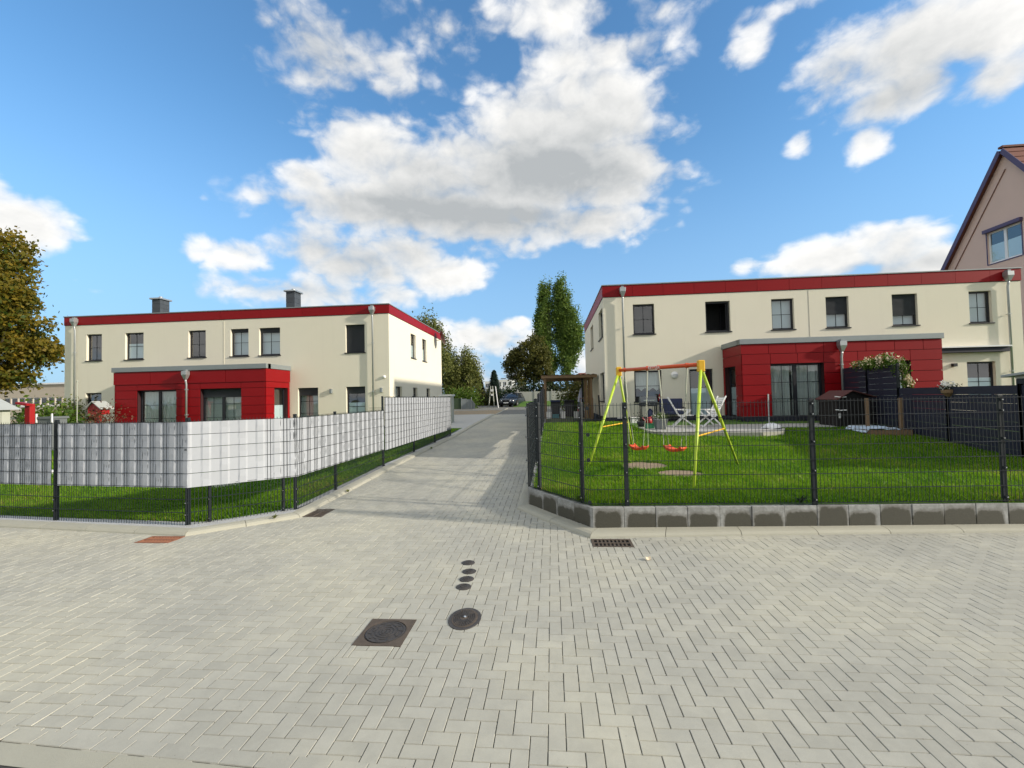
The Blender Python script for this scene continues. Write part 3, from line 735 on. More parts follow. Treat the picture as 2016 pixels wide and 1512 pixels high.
grass('grass', 150000, lambda y: (-24 if y > 9 else -13, left_right_edge(y) - .04), (6.74, 22.0), zl, lambda x, y: y > left_front(x) + .02)
# pale strip that carries the left fence
edge_out = offset_path([(-16, 7.40), (-9.05, 6.62), (-5.37, 6.18), (-4.2, 7.2), (-4.2, 33.0)], .20)
edge_in = [(-16, 7.95), (-9.2, 7.09), (-5.72, 6.73), (-4.55, 7.62), (-4.55, 33.0)]
def dens(path):
    o = []
    for a, b in zip(path[:-1], path[1:]):
        for k in range(12): o.append(Vector(a).lerp(Vector(b), k / 12))
    o.append(Vector(path[-1])); return o
strip('edging_strip', dens(edge_out), dens(edge_in), 'gravel', lambda y: zd(y) + .058)
# parking bay beyond the left fence and the yard at the head of the drive
MB().grid([[(-8.48, y, zd(y) + .04), (-4.55, y, zd(y) + .04)] for y in (19.6, 22, 25, 29, 33.0)]).build('parking_bay', mat('bay_paving', (0.42, 0.43, 0.42), .85, .08, 3.0, .08, 60), kind='structure')
MB().grid([[(x, y, zd(y) - .012) for x in (-60, -20, -8.5, -4.3, -4.1, -0.6, 2.4, 30)] for y in (33.06, 36, 39, 42, 46, 50, 58)]).build('yard', 'yard', kind='structure')
MB().bar((-4.15, 33.1, zd(33) + .0), (-4.15, 42, zd(42) + .0), .12, .03).build('kerb', 'kerb', kind='structure')

# ------------------------------------------------------------------ iron covers
def square_cover():
    x0, x1, y0, y1 = COVER_BOX; cx, cy = (x0+x1)/2, (y0+y1)/2
    t = thing('manhole_cover', 'square rusty iron manhole cover with a round ribbed lid in the paving', 'manhole cover', (cx, cy, 0))
    f = MB()
    n = 28; sq = []
    for k in range(n):
        a = 2*math.pi*k/n + math.pi/n; c, s = math.cos(a), math.sin(a); m = max(abs(c), abs(s)); sq.append((cx + c/m*(x1-x0)/2, cy + s/m*(y1-y0)/2))
    ci = [(cx + .168*math.cos(2*math.pi*k/n + math.pi/n), cy + .18*math.sin(2*math.pi*k/n + math.pi/n)) for k in range(n)]
    for k in range(n):
        j = (k+1) % n
        f.poly([(*sq[k], .004), (*sq[j], .004), (*ci[j], .004), (*ci[k], .004)]); f.poly([(*sq[k], .004), (*sq[k], -.03), (*sq[j], -.03), (*sq[j], .004)])
        f.poly([(*ci[k], .004), (*ci[j], .004), (*ci[j], -.006), (*ci[k], -.006)])
    f.build('frame', 'rust', t)
    l = MB(); l.lathe((cx, cy, 0), [(.166, -.03), (.166, .001)], 32)
    l.build('lid', 'iron', t)
    r = MB()
    for ra in (.15, .105, .075, .045):
        for k in range(30):
            if ra == .105 and k % 3 == 0: continue
            a0, a1 = 2*math.pi*k/30, 2*math.pi*(k+1)/30
            p = [(cx + q*math.cos(a), cy + q*1.07*math.sin(a)) for q, a in ((ra-.006, a0), (ra+.006, a0), (ra+.006, a1), (ra-.006, a1))]
            r.prism(p, .0005, .005)
    for k in range(10):
        a = 2*math.pi*k/10 + .2; r.box(cx + .128*math.cos(a) - .011, cx + .128*math.cos(a) + .011, cy + .137*math.sin(a) - .008, cy + .137*math.sin(a) + .008, .0005, .005)
    r.box(cx-.03, cx-.008, cy-.025, cy+.025, .0005, .0055); r.box(cx+.008, cx+.03, cy-.025, cy+.025, .0005, .0055)
    r.build('raised_ribs', 'iron', t, kind='stuff')
square_cover()
def hydrant_cover():
    cx, cy = HYD
    t = thing('hydrant_cover', 'large oval iron cover with fan-shaped ribs beside the square manhole cover', 'cover', (cx, cy, 0))
    ell = lambda a, b: [(cx + a*math.cos(2*math.pi*k/28), cy + b*math.sin(2*math.pi*k/28)) for k in range(28)]
    MB().prism(ell(.142, .195), -.03, .006).build('frame', 'iron', t, bevel=.002)
    MB().prism(ell(.112, .16), .0, .0085).build('lid', 'rust', t)
    r = MB()
    for k in range(11):
        a = R(35 + k*13); r.bar((cx + .02*math.cos(a), cy + .03*math.sin(a), .010), (cx + .105*math.cos(a), cy + .15*math.sin(a), .010), .006, .006)
    for k in range(9):
        a = R(225 + k*12); r.bar((cx + .03*math.cos(a), cy + .04*math.sin(a), .010), (cx + .10*math.cos(a), cy + .145*math.sin(a), .010), .006, .006)
    for q in (.35, .5, .65, .8):
        for k in range(16):
            a0, a1 = R(118 + k*6.5), R(124.5 + k*6.5); r.bar((cx + q*.112*math.cos(a0), cy + q*.16*math.sin(a0), .010), (cx + q*.112*math.cos(a1), cy + q*.16*math.sin(a1), .010), .006, .006)
            a0, a1 = R(-62 + k*6.5), R(-55.5 + k*6.5); r.bar((cx + q*.112*math.cos(a0), cy + q*.16*math.sin(a0), .010), (cx + q*.112*math.cos(a1), cy + q*.16*math.sin(a1), .010), .006, .006)
    r.build('raised_ribs', 'iron', t, kind='stuff')
    MB().lathe((cx, cy + .01, .008), [(.013, 0), (.013, .008), (.008, .011)], 12).build('stud', 'chrome', t)
hydrant_cover()
CAP_LBL = ['nearest small round iron cap, closest to the big oval cover',
           'second small round iron cap counted from the big oval cover', 'third small round iron cap counted from the big oval cover',
           'small round iron cap farthest from the oval cover, nearest the driveway']
for (cx, cy), lb in zip(CAPS, CAP_LBL):
    t = thing('valve_cap', lb, 'valve cap', (cx, cy, 0), 'small iron caps in the paving')
    MB().lathe((cx, cy, 0), [(.078, -.03), (.078, .004), (.070, .009), (.058, .010)], 22).build('rim', 'iron', t)
    MB().lathe((cx, cy, .004), [(.055, .0), (.055, .009)], 18).build('lid', 'iron', t)
    m_ = MB()
    for k in range(12):
        a0, a1 = R(30*k), R(30*k + 24); m_.bar((cx + .036*math.cos(a0), cy + .036*math.sin(a0), .0145), (cx + .036*math.cos(a1), cy + .036*math.sin(a1), .0145), .007, .005)
    m_.box(cx-.016, cx+.016, cy-.006, cy+.006, .012, .018); m_.build('raised_ribs', 'iron', t, kind='stuff')
def gully(box, nx, ny, label, m, z=0.0):
    x0, x1, y0, y1 = box; t = thing('drain_grate', label, 'drain', ((x0+x1)/2, (y0+y1)/2, z), 'iron drain grates at the kerbs')
    b = .032
    f = MB().box(x0, x1, y0, y0+b, z-.05, z+.005).box(x0, x1, y1-b, y1, z-.05, z+.005).box(x0, x0+b, y0+b, y1-b, z-.05, z+.005).box(x1-b, x1, y0+b, y1-b, z-.05, z+.005)
    f.build('frame', m, t)
    horiz = (x1 - x0) > (y1 - y0)
    if horiz:
        for k in range(1, nx): 
            x = x0 + b + (x1-x0-2*b) * k / nx; MB().box(x-.011, x+.011, y0+b, y1-b, z-.03, z+.002).build('bar', m, t)
        for k in range(1, ny):
            y = y0 + b + (y1-y0-2*b) * k / ny; MB().box(x0+b, x1-b, y-.015, y+.015, z-.028, z+.0045).build('bar', m, t)
    else:
        for k in range(1, nx):
            y = y0 + b + (y1-y0-2*b) * k / nx; MB().box(x0+b, x1-b, y-.011, y+.011, z-.03, z+.002).build('bar', m, t)
        x = (x0+x1)/2; MB().box(x-.015, x+.015, y0+b, y1-b, z-.028, z+.0045).build('bar', m, t)
    MB().poly([(x0+.01, y0+.01, z-.009), (x1-.01, y0+.01, z-.009), (x1-.01, y1-.01, z-.009), (x0+.01, y1-.01, z-.009)]).build('sump', 'black', t)
gully(GULLY_R, 9, 2, 'dark rusty drain grate at the foot of the right kerb below the block wall', 'rust')
gully(GULLY_L, 10, 2, 'orange-rusty drain grate by the left kerb in front of the fence corner post', mat('orange_rust', (.24, .10, .055), .8, .2, 10))
gully(GULLY_M, 9, 2, 'brown drain grate at the mouth of the driveway beside the left fence', 'rust', .006)

# ------------------------------------------------------------------ wire mesh fences
def mesh_panel(fence, a, b, z0, z1, name='wire_mesh', w=.0022):
    a, b = Vector(a), Vector(b); d = (b - a).normalized(); L = (b - a).length; n = Vector((-d.y, d.x))
    mb = MB(); k = int(L / .05)
    for i in range(k + 1):
        c = a + d * (L - k * .05) / 2 + d * i * .05
        p, q = c - d * w, c + d * w
        mb.hexa([(*(p - n*w), z0), (*(q - n*w), z0), (*(q + n*w), z0), (*(p + n*w), z0), (*(p - n*w), z1 + .03), (*(q - n*w), z1 + .03), (*(q + n*w), z1 + .03), (*(p + n*w), z1 + .03)])
    z = z1; 
    while z > z0 - .01:
        for s in (-1, 1):
            o = n * s * .0062
            mb.bar((*(a + o), z), (*(b + o), z), .006, .006)
        z -= .2
    if z + .2 > z0 + .06: 
        for s in (-1, 1): mb.bar((*(a + n*s*.0062), z0 + .012), (*(b + n*s*.0062), z0 + .012), .006, .006)
    return mb.build(name, 'fence', fence, 'stuff')
def post(fence, p, z0, z1, d=(1, 0), w=.06, dep=.04, clips=(), cn=-1):
    d = Vector(d).normalized(); n = Vector((-d.y, d.x)); c = Vector(p)
    A, B = d * w / 2, n * dep / 2
    o = MB().hexa([(*(c-A-B), z0), (*(c+A-B), z0), (*(c+A+B), z0), (*(c-A+B), z0), (*(c-A-B), z1), (*(c+A-B), z1), (*(c+A+B), z1), (*(c-A+B), z1)]).build('post', 'fence', fence, bevel=.003)
    A *= 1.08; B *= 1.1
    MB().hexa([(*(c-A-B), z1), (*(c+A-B), z1), (*(c+A+B), z1), (*(c-A+B), z1), (*(c-A*.8-B*.8), z1+.014), (*(c+A*.8-B*.8), z1+.014), (*(c+A*.8+B*.8), z1+.014), (*(c-A*.8+B*.8), z1+.014)]).build('cap', 'fence', o)
    for z in clips:
        q = c + n * cn * (dep / 2 + .012)
        MB().box(q.x - .018, q.x + .018, q.y - .012, q.y + .012, z - .014, z + .014).build('clip', 'fence', o)
        MB().lathe((q.x, q.y + cn * .013 if abs(n.y) > .5 else q.y - .013, z), [(.008, -.005), (.006, .004)], 8, 'y').build('bolt', 'chrome', o)
    return o
def strip_row(fence, pts, z0, z1, m='screen', phase=0.0, slack=0.006):
    # one woven strip: passes behind three wires, then in front of two
    rows = []; u0 = 0.0
    for (a, b) in zip(pts[:-1], pts[1:]):
        a, b = Vector(a), Vector(b); d = (b - a).normalized(); L = (b - a).length; n = Vector((d.y, -d.x))
        ks = sorted({0.0, L} | {min(L, max(0, k * .25 + e + phase)) for k in range(-1, int(L / .25) + 2) for e in (-.034, -.006, .106, .134)})
        for u in ks:
            t = ((u - phase + .034) % .25)
            f = -.0040 if .014 < t < .154 else .0048
            bul = slack * math.sin(u * 7 + z0 * 5)
            p = a + d * u + n * f
            rows.append([(p.x, p.y, z0 + .004), (p.x + n.x*bul*(f > 0), p.y + n.y*bul*(f > 0), (z0 + z1) / 2), (p.x, p.y, z1 - .004)])
    return MB().grid(rows).build('privacy_strip', m, fence)
def left_fence():
    t = thing('garden_fence', 'anthracite wire mesh fence with wide pale grey privacy strips around the left lawn', 'fence', (-5.66, 6.54, 0))
    F = [(-12.5, 7.36), (-10.72, 7.14), (-8.22, 6.80), (-5.66, 6.54)]
    z0, z1 = .05, 1.65
    for a, b in zip(F[:-1], F[1:]): mesh_panel(t, a, b, z0, z1, w=.0022)
    mesh_panel(t, F[-1], (-4.42, 7.5), z0, z1, w=.0040)
    ys = [7.5, 8.95, 11.58]
    for a, b in zip(ys[:-1], ys[1:]): mesh_panel(t, (-4.42, a), (-4.42, b), .07, 1.65, w=.0036)
    yh = [11.60, 14.24, 16.86, 19.46]
    for a, b in zip(yh[:-1], yh[1:]): mesh_panel(t, (-4.42, a), (-4.42, b), zd(b) + .06, 2.0, w=.003)
    for p in F[1:]: post(t, (p[0], p[1] + .035), 0, 1.70, (1, -.05), clips=(.22, .62 - .22, 1.22), cn=-1)
    for p in [(-5.43, 6.735), (-4.60, 7.375)]: post(t, (p[0] - .02, p[1] + .03), 0, .66, (.79, .61), .05, .04, clips=(.12, .42))
    for y in ys: post(t, (-4.46, y), 0, 1.70 if y < 11 else 2.02, (0, 1), clips=(.2, .42), cn=-1)
    for y in yh[1:]: post(t, (-4.46, y), zd(y) - .05, 2.03, (0, 1))
    for k in range(5):
        zt = 1.65 - k * .2
        strip_row(t, [F[0], F[1], (-8.28, 6.81)], zt - .2 if k < 4 else zt - .22, zt)
        strip_row(t, [(-8.14, 6.79), (-5.63, 6.535), (-4.42, 7.5), (-4.42, 11.55)], zt - .2 if k < 4 else zt - .22, zt, phase=.06)
    for k in range(7):
        zt = 2.0 - k * .2
        strip_row(t, [(-4.42, 11.62), (-4.42, 19.44)], zt - .2, zt, slack=.002)
    # short return of bare mesh at the far end
    mesh_panel(t, (-4.46, 19.46), (-8.3, 19.9), .33, 1.6)
    return t
left_fence()
def right_fence():
    t = thing('garden_fence', 'see-through anthracite wire mesh fence on top of the low block wall', 'fence', (0.50, 6.53, .34))
    P = [(-.41, 7.86), (.50, 6.56), (1.03, 6.55), (3.59, 6.60), (6.13, 6.74), (8.65, 6.86)]
    z0, z1 = .365, 1.775
    mesh_panel(t, P[0], P[1], z0, z1); mesh_panel(t, P[1], P[3], z0, z1); mesh_panel(t, P[3], P[4], z0, z1); mesh_panel(t, P[4], P[5], z0, z1)
    cl = (.42, .82, 1.22, 1.60, 1.745)
    post(t, (.42, 6.78), .30, 1.81, (.57, -.82), clips=cl, cn=-1)
    post(t, (-.24, 7.66), .30, 1.81, (.57, -.82), clips=cl, cn=-1)
    post(t, (-.43, 7.90), .30, 1.80, (.57, -.82), .03, .03, clips=cl, cn=-1)
    for p in P[2:]: post(t, (p[0], p[1] + .035), .30, 1.80, (1, .04), clips=cl, cn=-1)
    for z in (.40, 1.0, 1.36, 1.74): 
        MB().lathe((.50, 6.545, z), [(.028, -.012), (.028, .0), (.012, .006)], 12, 'y').build('corner_clamp', 'fence', t)
    ys = [7.86, 10.3, 12.75]
    for a, b in zip(ys[:-1], ys[1:]): mesh_panel(t, (-.41, a), (-.41, b), zr(a) + .02, zr(a) + 1.43)
    for y in ys[1:]: post(t, (-.37, y), .3, zr(y) + 1.46, (0, 1))
    return t
right_fence()
def navy_drive_screen():
    t = thing('privacy_fence', 'narrow-looking navy strip fence along the right edge of the driveway beyond the mesh fence', 'fence', (-.41, 12.8, .5))
    segs = [(12.8, 15.3, 1.98), (15.3, 17.8, 2.06), (17.8, 20.3, 2.20), (20.3, 23.9, 2.30)]
    for (a, b, zt) in segs:
        mesh_panel(t, (-.41, a), (-.41, b), zr(a) + .03, zt)
        post(t, (-.37, a), .3, zt + .04, (0, 1))
        k = 0
        while zt - (k + 1) * .2 > zr(a) + .1: strip_row(t, [(-.41, a + .03), (-.41, b - .03)], zt - (k + 1) * .2, zt - k * .2, 'navy', slack=0); k += 1
    post(t, (-.37, 23.9), .3, 2.34, (0, 1))
navy_drive_screen()
def navy_boundary():
    t = thing('privacy_fence', 'tall navy boarded privacy fence stepping down between the two gardens on the right', 'fence', (11.7, 19.3, .7))
    P = lambda y: Vector((fence_line_x(y), y))
    def part_(ya, yb, zt, n):
        a, b = P(ya), P(yb); d = (b - a).normalized(); L = (b - a).length
        zb = min(zr(ya), zr(yb)) - .03
        rows = int((zt - zb) / .195) + 1; nn = Vector((-d.y, d.x)) * -1
        for r_ in range(rows):
            z1 = zt - r_ * .195; z0 = max(zb, z1 - .190)
            if z1 - zb < .02: break
            A, B = a + d * .02, b - d * .02
            off = nn * rng.normal(0, .004)
            MB().hexa([(*(A + off - nn*.008), z0), (*(B + off - nn*.008), z0), (*(B + off + nn*.008), z0), (*(A + off + nn*.008), z0), (*(A + off - nn*.008), z1), (*(B + off - nn*.008), z1), (*(B + off + nn*.008), z1), (*(A + off + nn*.008), z1)]).build('strip', 'navy', t)
        for q in (ya, yb): 
            p = P(q); MB().box(p.x - .035, p.x + .035, p.y - .03, p.y + .03, zr(q) - .1, zt + .03).build('post', 'fence', t, bevel=.004)
    part_(19.22, 17.1, 2.80, 2); part_(17.1, 15.0, 2.70, 2)
    part_(15.0, 12.6, 1.95, 2); part_(12.6, 10.2, 1.95, 2); part_(10.2, 8.55, 1.95, 2)
navy_boundary()

# ------------------------------------------------------------------ the two semi-detached houses
class Face:
    """a vertical wall plane: u runs along it, w points outwards"""
    def __init__(s, o, u, n): s.o, s.u, s.n = Vector(o), Vector(u), Vector(n)
    def p(s, u, w, z): q = s.o + s.u * u + s.n * w; return (q.x, q.y, z)
    def box(s, mb, u0, u1, w0, w1, z0, z1):
        a, b = s.p(u0, w0, z0), s.p(u1, w1, z1); return mb.box(a[0], b[0], a[1], b[1], a[2], b[2])
def wall(mb, F, u0, u1, z0, z1, holes, depth=.20):
    us = sorted({u0, u1} | {v for h in holes for v in h[:2] if u0 < v < u1}); zs = sorted({z0, z1} | {v for h in holes for v in h[2:4] if z0 < v < z1})
    for a, b in zip(us[:-1], us[1:]):
        for c, d in zip(zs[:-1], zs[1:]):
            m = ((a + b) / 2, (c + d) / 2)
            if any(h[0] < m[0] < h[1] and h[2] < m[1] < h[3] for h in holes): continue
            mb.poly([F.p(a, 0, c), F.p(b, 0, c), F.p(b, 0, d), F.p(a, 0, d)])
    for h in holes:
        a, b, c, d = h[:4]
        for q in ([(a, c), (a, d)], [(b, c), (b, d)], [(a, c), (b, c)], [(a, d), (b, d)]):
            (p, r), (s_, t) = q
            mb.poly([F.p(p, 0, r), F.p(s_, 0, t), F.p(s_, -depth, t), F.p(p, -depth, r)])
def window(house, F, u0, u1, z0, z1, sill=True, glazed=True, bars='cross', shut=0.0, fill='room', frame='frame', leaves=1, rec=.13, curtain_from=None, fb=.075):
    """a recessed window: frame > panes, glazing bars, shutter, sill, curtain"""
    e = .002; a, b, c, d = u0 + e, u1 - e, z0 + e, z1 - e
    f = MB(); w0, w1 = -rec - .06, -rec
    F.box(f, a, a + fb, w0, w1, c, d); F.box(f, b - fb, b, w0, w1, c, d); F.box(f, a + fb, b - fb, w0, w1, c, c + fb * 1.15); F.box(f, a + fb, b - fb, w0, w1, d - fb, d)
    if leaves == 2: F.box(f, (a + b) / 2 - fb * .9, (a + b) / 2 + fb * .9, w0, w1 + .006, c + fb, d - fb)
    fo = f.build('window' if z0 > 1.25 or sill else 'patio_door', frame, house)
    spans = [(a + fb, b - fb)] if leaves == 1 else [(a + fb, (a + b) / 2 - fb * .9), ((a + b) / 2 + fb * .9, b - fb)]
    wg = -rec - .03
    if not glazed:                      # sash swung open into the room
        q = MB(); o_ = b - fb
        for (w_a, w_b, za, zb) in ((-rec-.08, -rec-.13, c+fb, d-fb), (-rec-.75, -rec-.80, c+fb, d-fb), (-rec-.13, -rec-.75, c+fb, c+fb+.07), (-rec-.13, -rec-.75, d-fb-.07, d-fb)): F.box(q, o_-.05, o_, w_b, w_a, za, zb)
        q.build('open_sash', frame, fo); spans = []
    for (s, t) in spans:
        MB().poly([F.p(s, wg, c + fb), F.p(t, wg, c + fb), F.p(t, wg, d - fb), F.p(s, wg, d - fb)]).build('pane', 'glass', fo)
        g = MB(); m = (s + t) / 2
        if bars in ('cross', 'tall'):
            F.box(g, m - .011, m + .011, wg - .004, wg + .012, c + fb, d - fb)
            for q in ((.5,) if bars == 'cross' else (.34, .67)):
                z = c + fb + (d - c - 2 * fb) * q; F.box(g, s, t, wg - .003, wg + .011, z - .011, z + .011)
        elif bars == 'mid':
            z = (c + d) / 2 + .12; F.box(g, s, t, wg - .003, wg + .014, z - .025, z + .025)
        elif bars == 'rows':
            for q in (.34, .67): z = c + fb + (d - c - 2 * fb) * q; F.box(g, s, t, wg - .003, wg + .011, z - .011, z + .011)
        if g.v: g.build('glazing_bar', frame, fo)
    if shut > 0:
        zb = d - (d - c) * shut; rows = []; k = max(2, int((d - zb) / .05))
        for i in range(k):
            za, zz = d - (d - zb) * i / k, d - (d - zb) * (i + 1) / k
            rows += [[F.p(a + .03, -rec + .012, za), F.p(b - .03, -rec + .012, za)], [F.p(a + .03, -rec + .028, (za * .5 + zz * .5)), F.p(b - .03, -rec + .028, za * .5 + zz * .5)], [F.p(a + .03, -rec + .012, zz + .006), F.p(b - .03, -rec + .012, zz + .006)]]
        MB().grid(rows).build('shutter', 'shutter', fo)
    if sill:
        s_ = MB(); F.box(s_, u0 - .05, u1 + .05, -.11, .055, z0 - .035, z0 + .012); s_.build('sill', 'frame', fo, bevel=.004)
    # what stands behind the glass
    wi = -rec - .16
    def cloth(s, t, zb, zt, m, fold, amp, name='curtain', scallop=0):
        k = max(2, int((t - s) / .03)); rows = [[], []]
        for i in range(k + 1):
            u = s + (t - s) * i / k; ww = wi + amp * math.sin(u * fold) * .5 + amp * .4 * math.sin(u * fold * 2.3 + 1)
            rows[0].append(F.p(u, ww, zb + (abs(math.sin(u * 9)) * scallop))); rows[1].append(F.p(u, ww, zt))
        MB().grid(rows).build(name, m, fo, smooth=True)
    if fill == 'net': cloth(a, b, c + .05, d, 'net', 32, .05)
    elif fill == 'lace': cloth(a, b, c + (d - c) * .34, d, 'net', 26, .02, scallop=.13)
    elif fill == 'drape':
        w_ = (b - a); cloth(a, a + w_ * .43, c, d, 'curtain', 24, .08); cloth(a + w_ * .47, b, c, d, 'curtain', 24, .06)
    elif fill == 'pale_sheet': MB().poly([F.p(a, wi, c), F.p(b, wi, c), F.p(b, wi, d), F.p(a, wi, d)]).build('blind_sky_sheet', 'pale_sheet', fo)  # flat pale sheet; on some panes its colour imitates reflected sky
    elif fill == 'half': MB().poly([F.p(a + .05, wg - .01, c), F.p(b - .05, wg - .01, c), F.p(b - .05, wg - .01, c + (d - c) * .60), F.p(a + .05, wg - .01, c + (d - c) * .60)]).build('window_film', 'pale_sheet', fo)
    elif fill == 'slats':
        g = MB(); z = c + .05
        while z < d: F.box(g, a, b, wi - .004, wi + .004, z, z + .042); z += .052
        g.build('slat_blind', 'net', fo)
    # shallow box coloured near black, the room's shade put into its colour
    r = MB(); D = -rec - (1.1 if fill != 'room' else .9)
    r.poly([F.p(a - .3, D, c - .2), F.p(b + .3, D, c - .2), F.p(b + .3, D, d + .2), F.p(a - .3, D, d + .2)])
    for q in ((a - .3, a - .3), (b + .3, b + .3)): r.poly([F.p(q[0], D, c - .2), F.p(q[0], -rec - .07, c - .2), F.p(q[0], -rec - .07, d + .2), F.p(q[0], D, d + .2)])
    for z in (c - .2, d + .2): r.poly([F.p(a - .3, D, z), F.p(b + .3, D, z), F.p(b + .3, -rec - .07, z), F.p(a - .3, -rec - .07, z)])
    r.build('room_shade_box', 'room', fo)
    return fo
def hopper_pipe(house, x, y, ztop, zbot, name='downpipe'):
    """rainwater hopper under the roof edge and its pipe; y is the wall face, the pipe stands in front of it"""
    o = MB().tube([(x, y - .13, ztop - .42), (x, y - .13, ztop - .50), (x, y - .09, ztop - .66), (x, y - .09, zbot)], .045, 10).build(name, 'zinc', house, smooth=True)
    h = MB().hexa([(x-.05, y-.20, ztop-.42), (x+.05, y-.20, ztop-.42), (x+.05, y-.07, ztop-.42), (x-.05, y-.07, ztop-.42), (x-.13, y-.27, ztop-.20), (x+.13, y-.27, ztop-.20), (x+.13, y-.02, ztop-.20), (x-.13, y-.02, ztop-.20)])
    h.box(x-.13, x+.13, y-.27, y-.02, ztop-.20, ztop-.02).build('hopper', 'zinc', o, bevel=.006)
    MB().bar((x, y - .02, ztop + .02), (x, y - .20, ztop + .02), .12, .07).build('spout', 'zinc_d', o)
    for z in (zbot + (ztop - zbot) * .3, zbot + (ztop - zbot) * .7): MB().box(x-.055, x+.055, y-.145, y-.005, z-.015, z+.015).build('bracket', 'zinc', o)
    return o
def panel_rows(house, F, segs, gap=.018, th=.018, m='red', off=.03):
    for (u0, u1, z0, z1) in segs:
        if u1 - u0 < .06 or z1 - z0 < .04: continue
        mb = MB(); F.box(mb, u0 + gap/2, u1 - gap/2, off, off + th, z0 + gap/2, z1 - gap/2); mb.build('cladding_panel', m, house)
def split(u0, u1, step, first=None):
    o = [u0]; u = u0 + (first or step)
    while u < u1 - step * .25: o.append(u); u += step
    o.append(u1); return list(zip(o[:-1], o[1:]))
def shell(name, label, x0, x1, y0, y1, zg, zroof, fascia_h, fstep):
    h = thing(name, label, 'house', (x0, y0, zg))
    FF = Face((0, y0, 0), (1, 0, 0), (0, -1, 0)); FL = Face((x0, 0, 0), (0, 1, 0), (-1, 0, 0)); FR = Face((x1, 0, 0), (0, 1, 0), (1, 0, 0)); FB = Face((0, y1, 0), (1, 0, 0), (0, 1, 0))
    zt = zroof - .05
    roof = MB().box(x0 + .05, x1 - .05, y0 + .05, y1 - .05, zroof - .45, zroof - .30).build('roof', 'asphalt', h)
    for (F, a, b) in ((FF, x0, x1), (FL, y0, y1), (FR, y0, y1), (FB, x0, x1)):
        ex = .030 if F in (FF, FB) else -.0
        for (s, t) in split(a - ex, b + ex, fstep):
            mb = MB(); F.box(mb, s + .005, t - .005, .012, .030, zt - fascia_h, zt); mb.build('fascia_panel', 'red', h)
        mb = MB(); F.box(mb, a - (.06 if F in (FF, FB) else -.30), b + (.06 if F in (FF, FB) else -.30), -.30, .06, zt + .003, zroof + .004 if F in (FF, FB) else zroof); mb.build('coping', 'zinc_d', h, bevel=.006)
        mb = MB(); F.box(mb, a, b, .003, .011, zt - fascia_h - .02, zt - .02); mb.build('fascia_backing', 'black', h)
        mb = MB(); F.box(mb, a + (0 if F in (FF, FB) else .0), b, -.02, .012, zg - .6, zg + .16); mb.build('plinth', 'plinth', h)
    return h, FF, FL, FR, FB
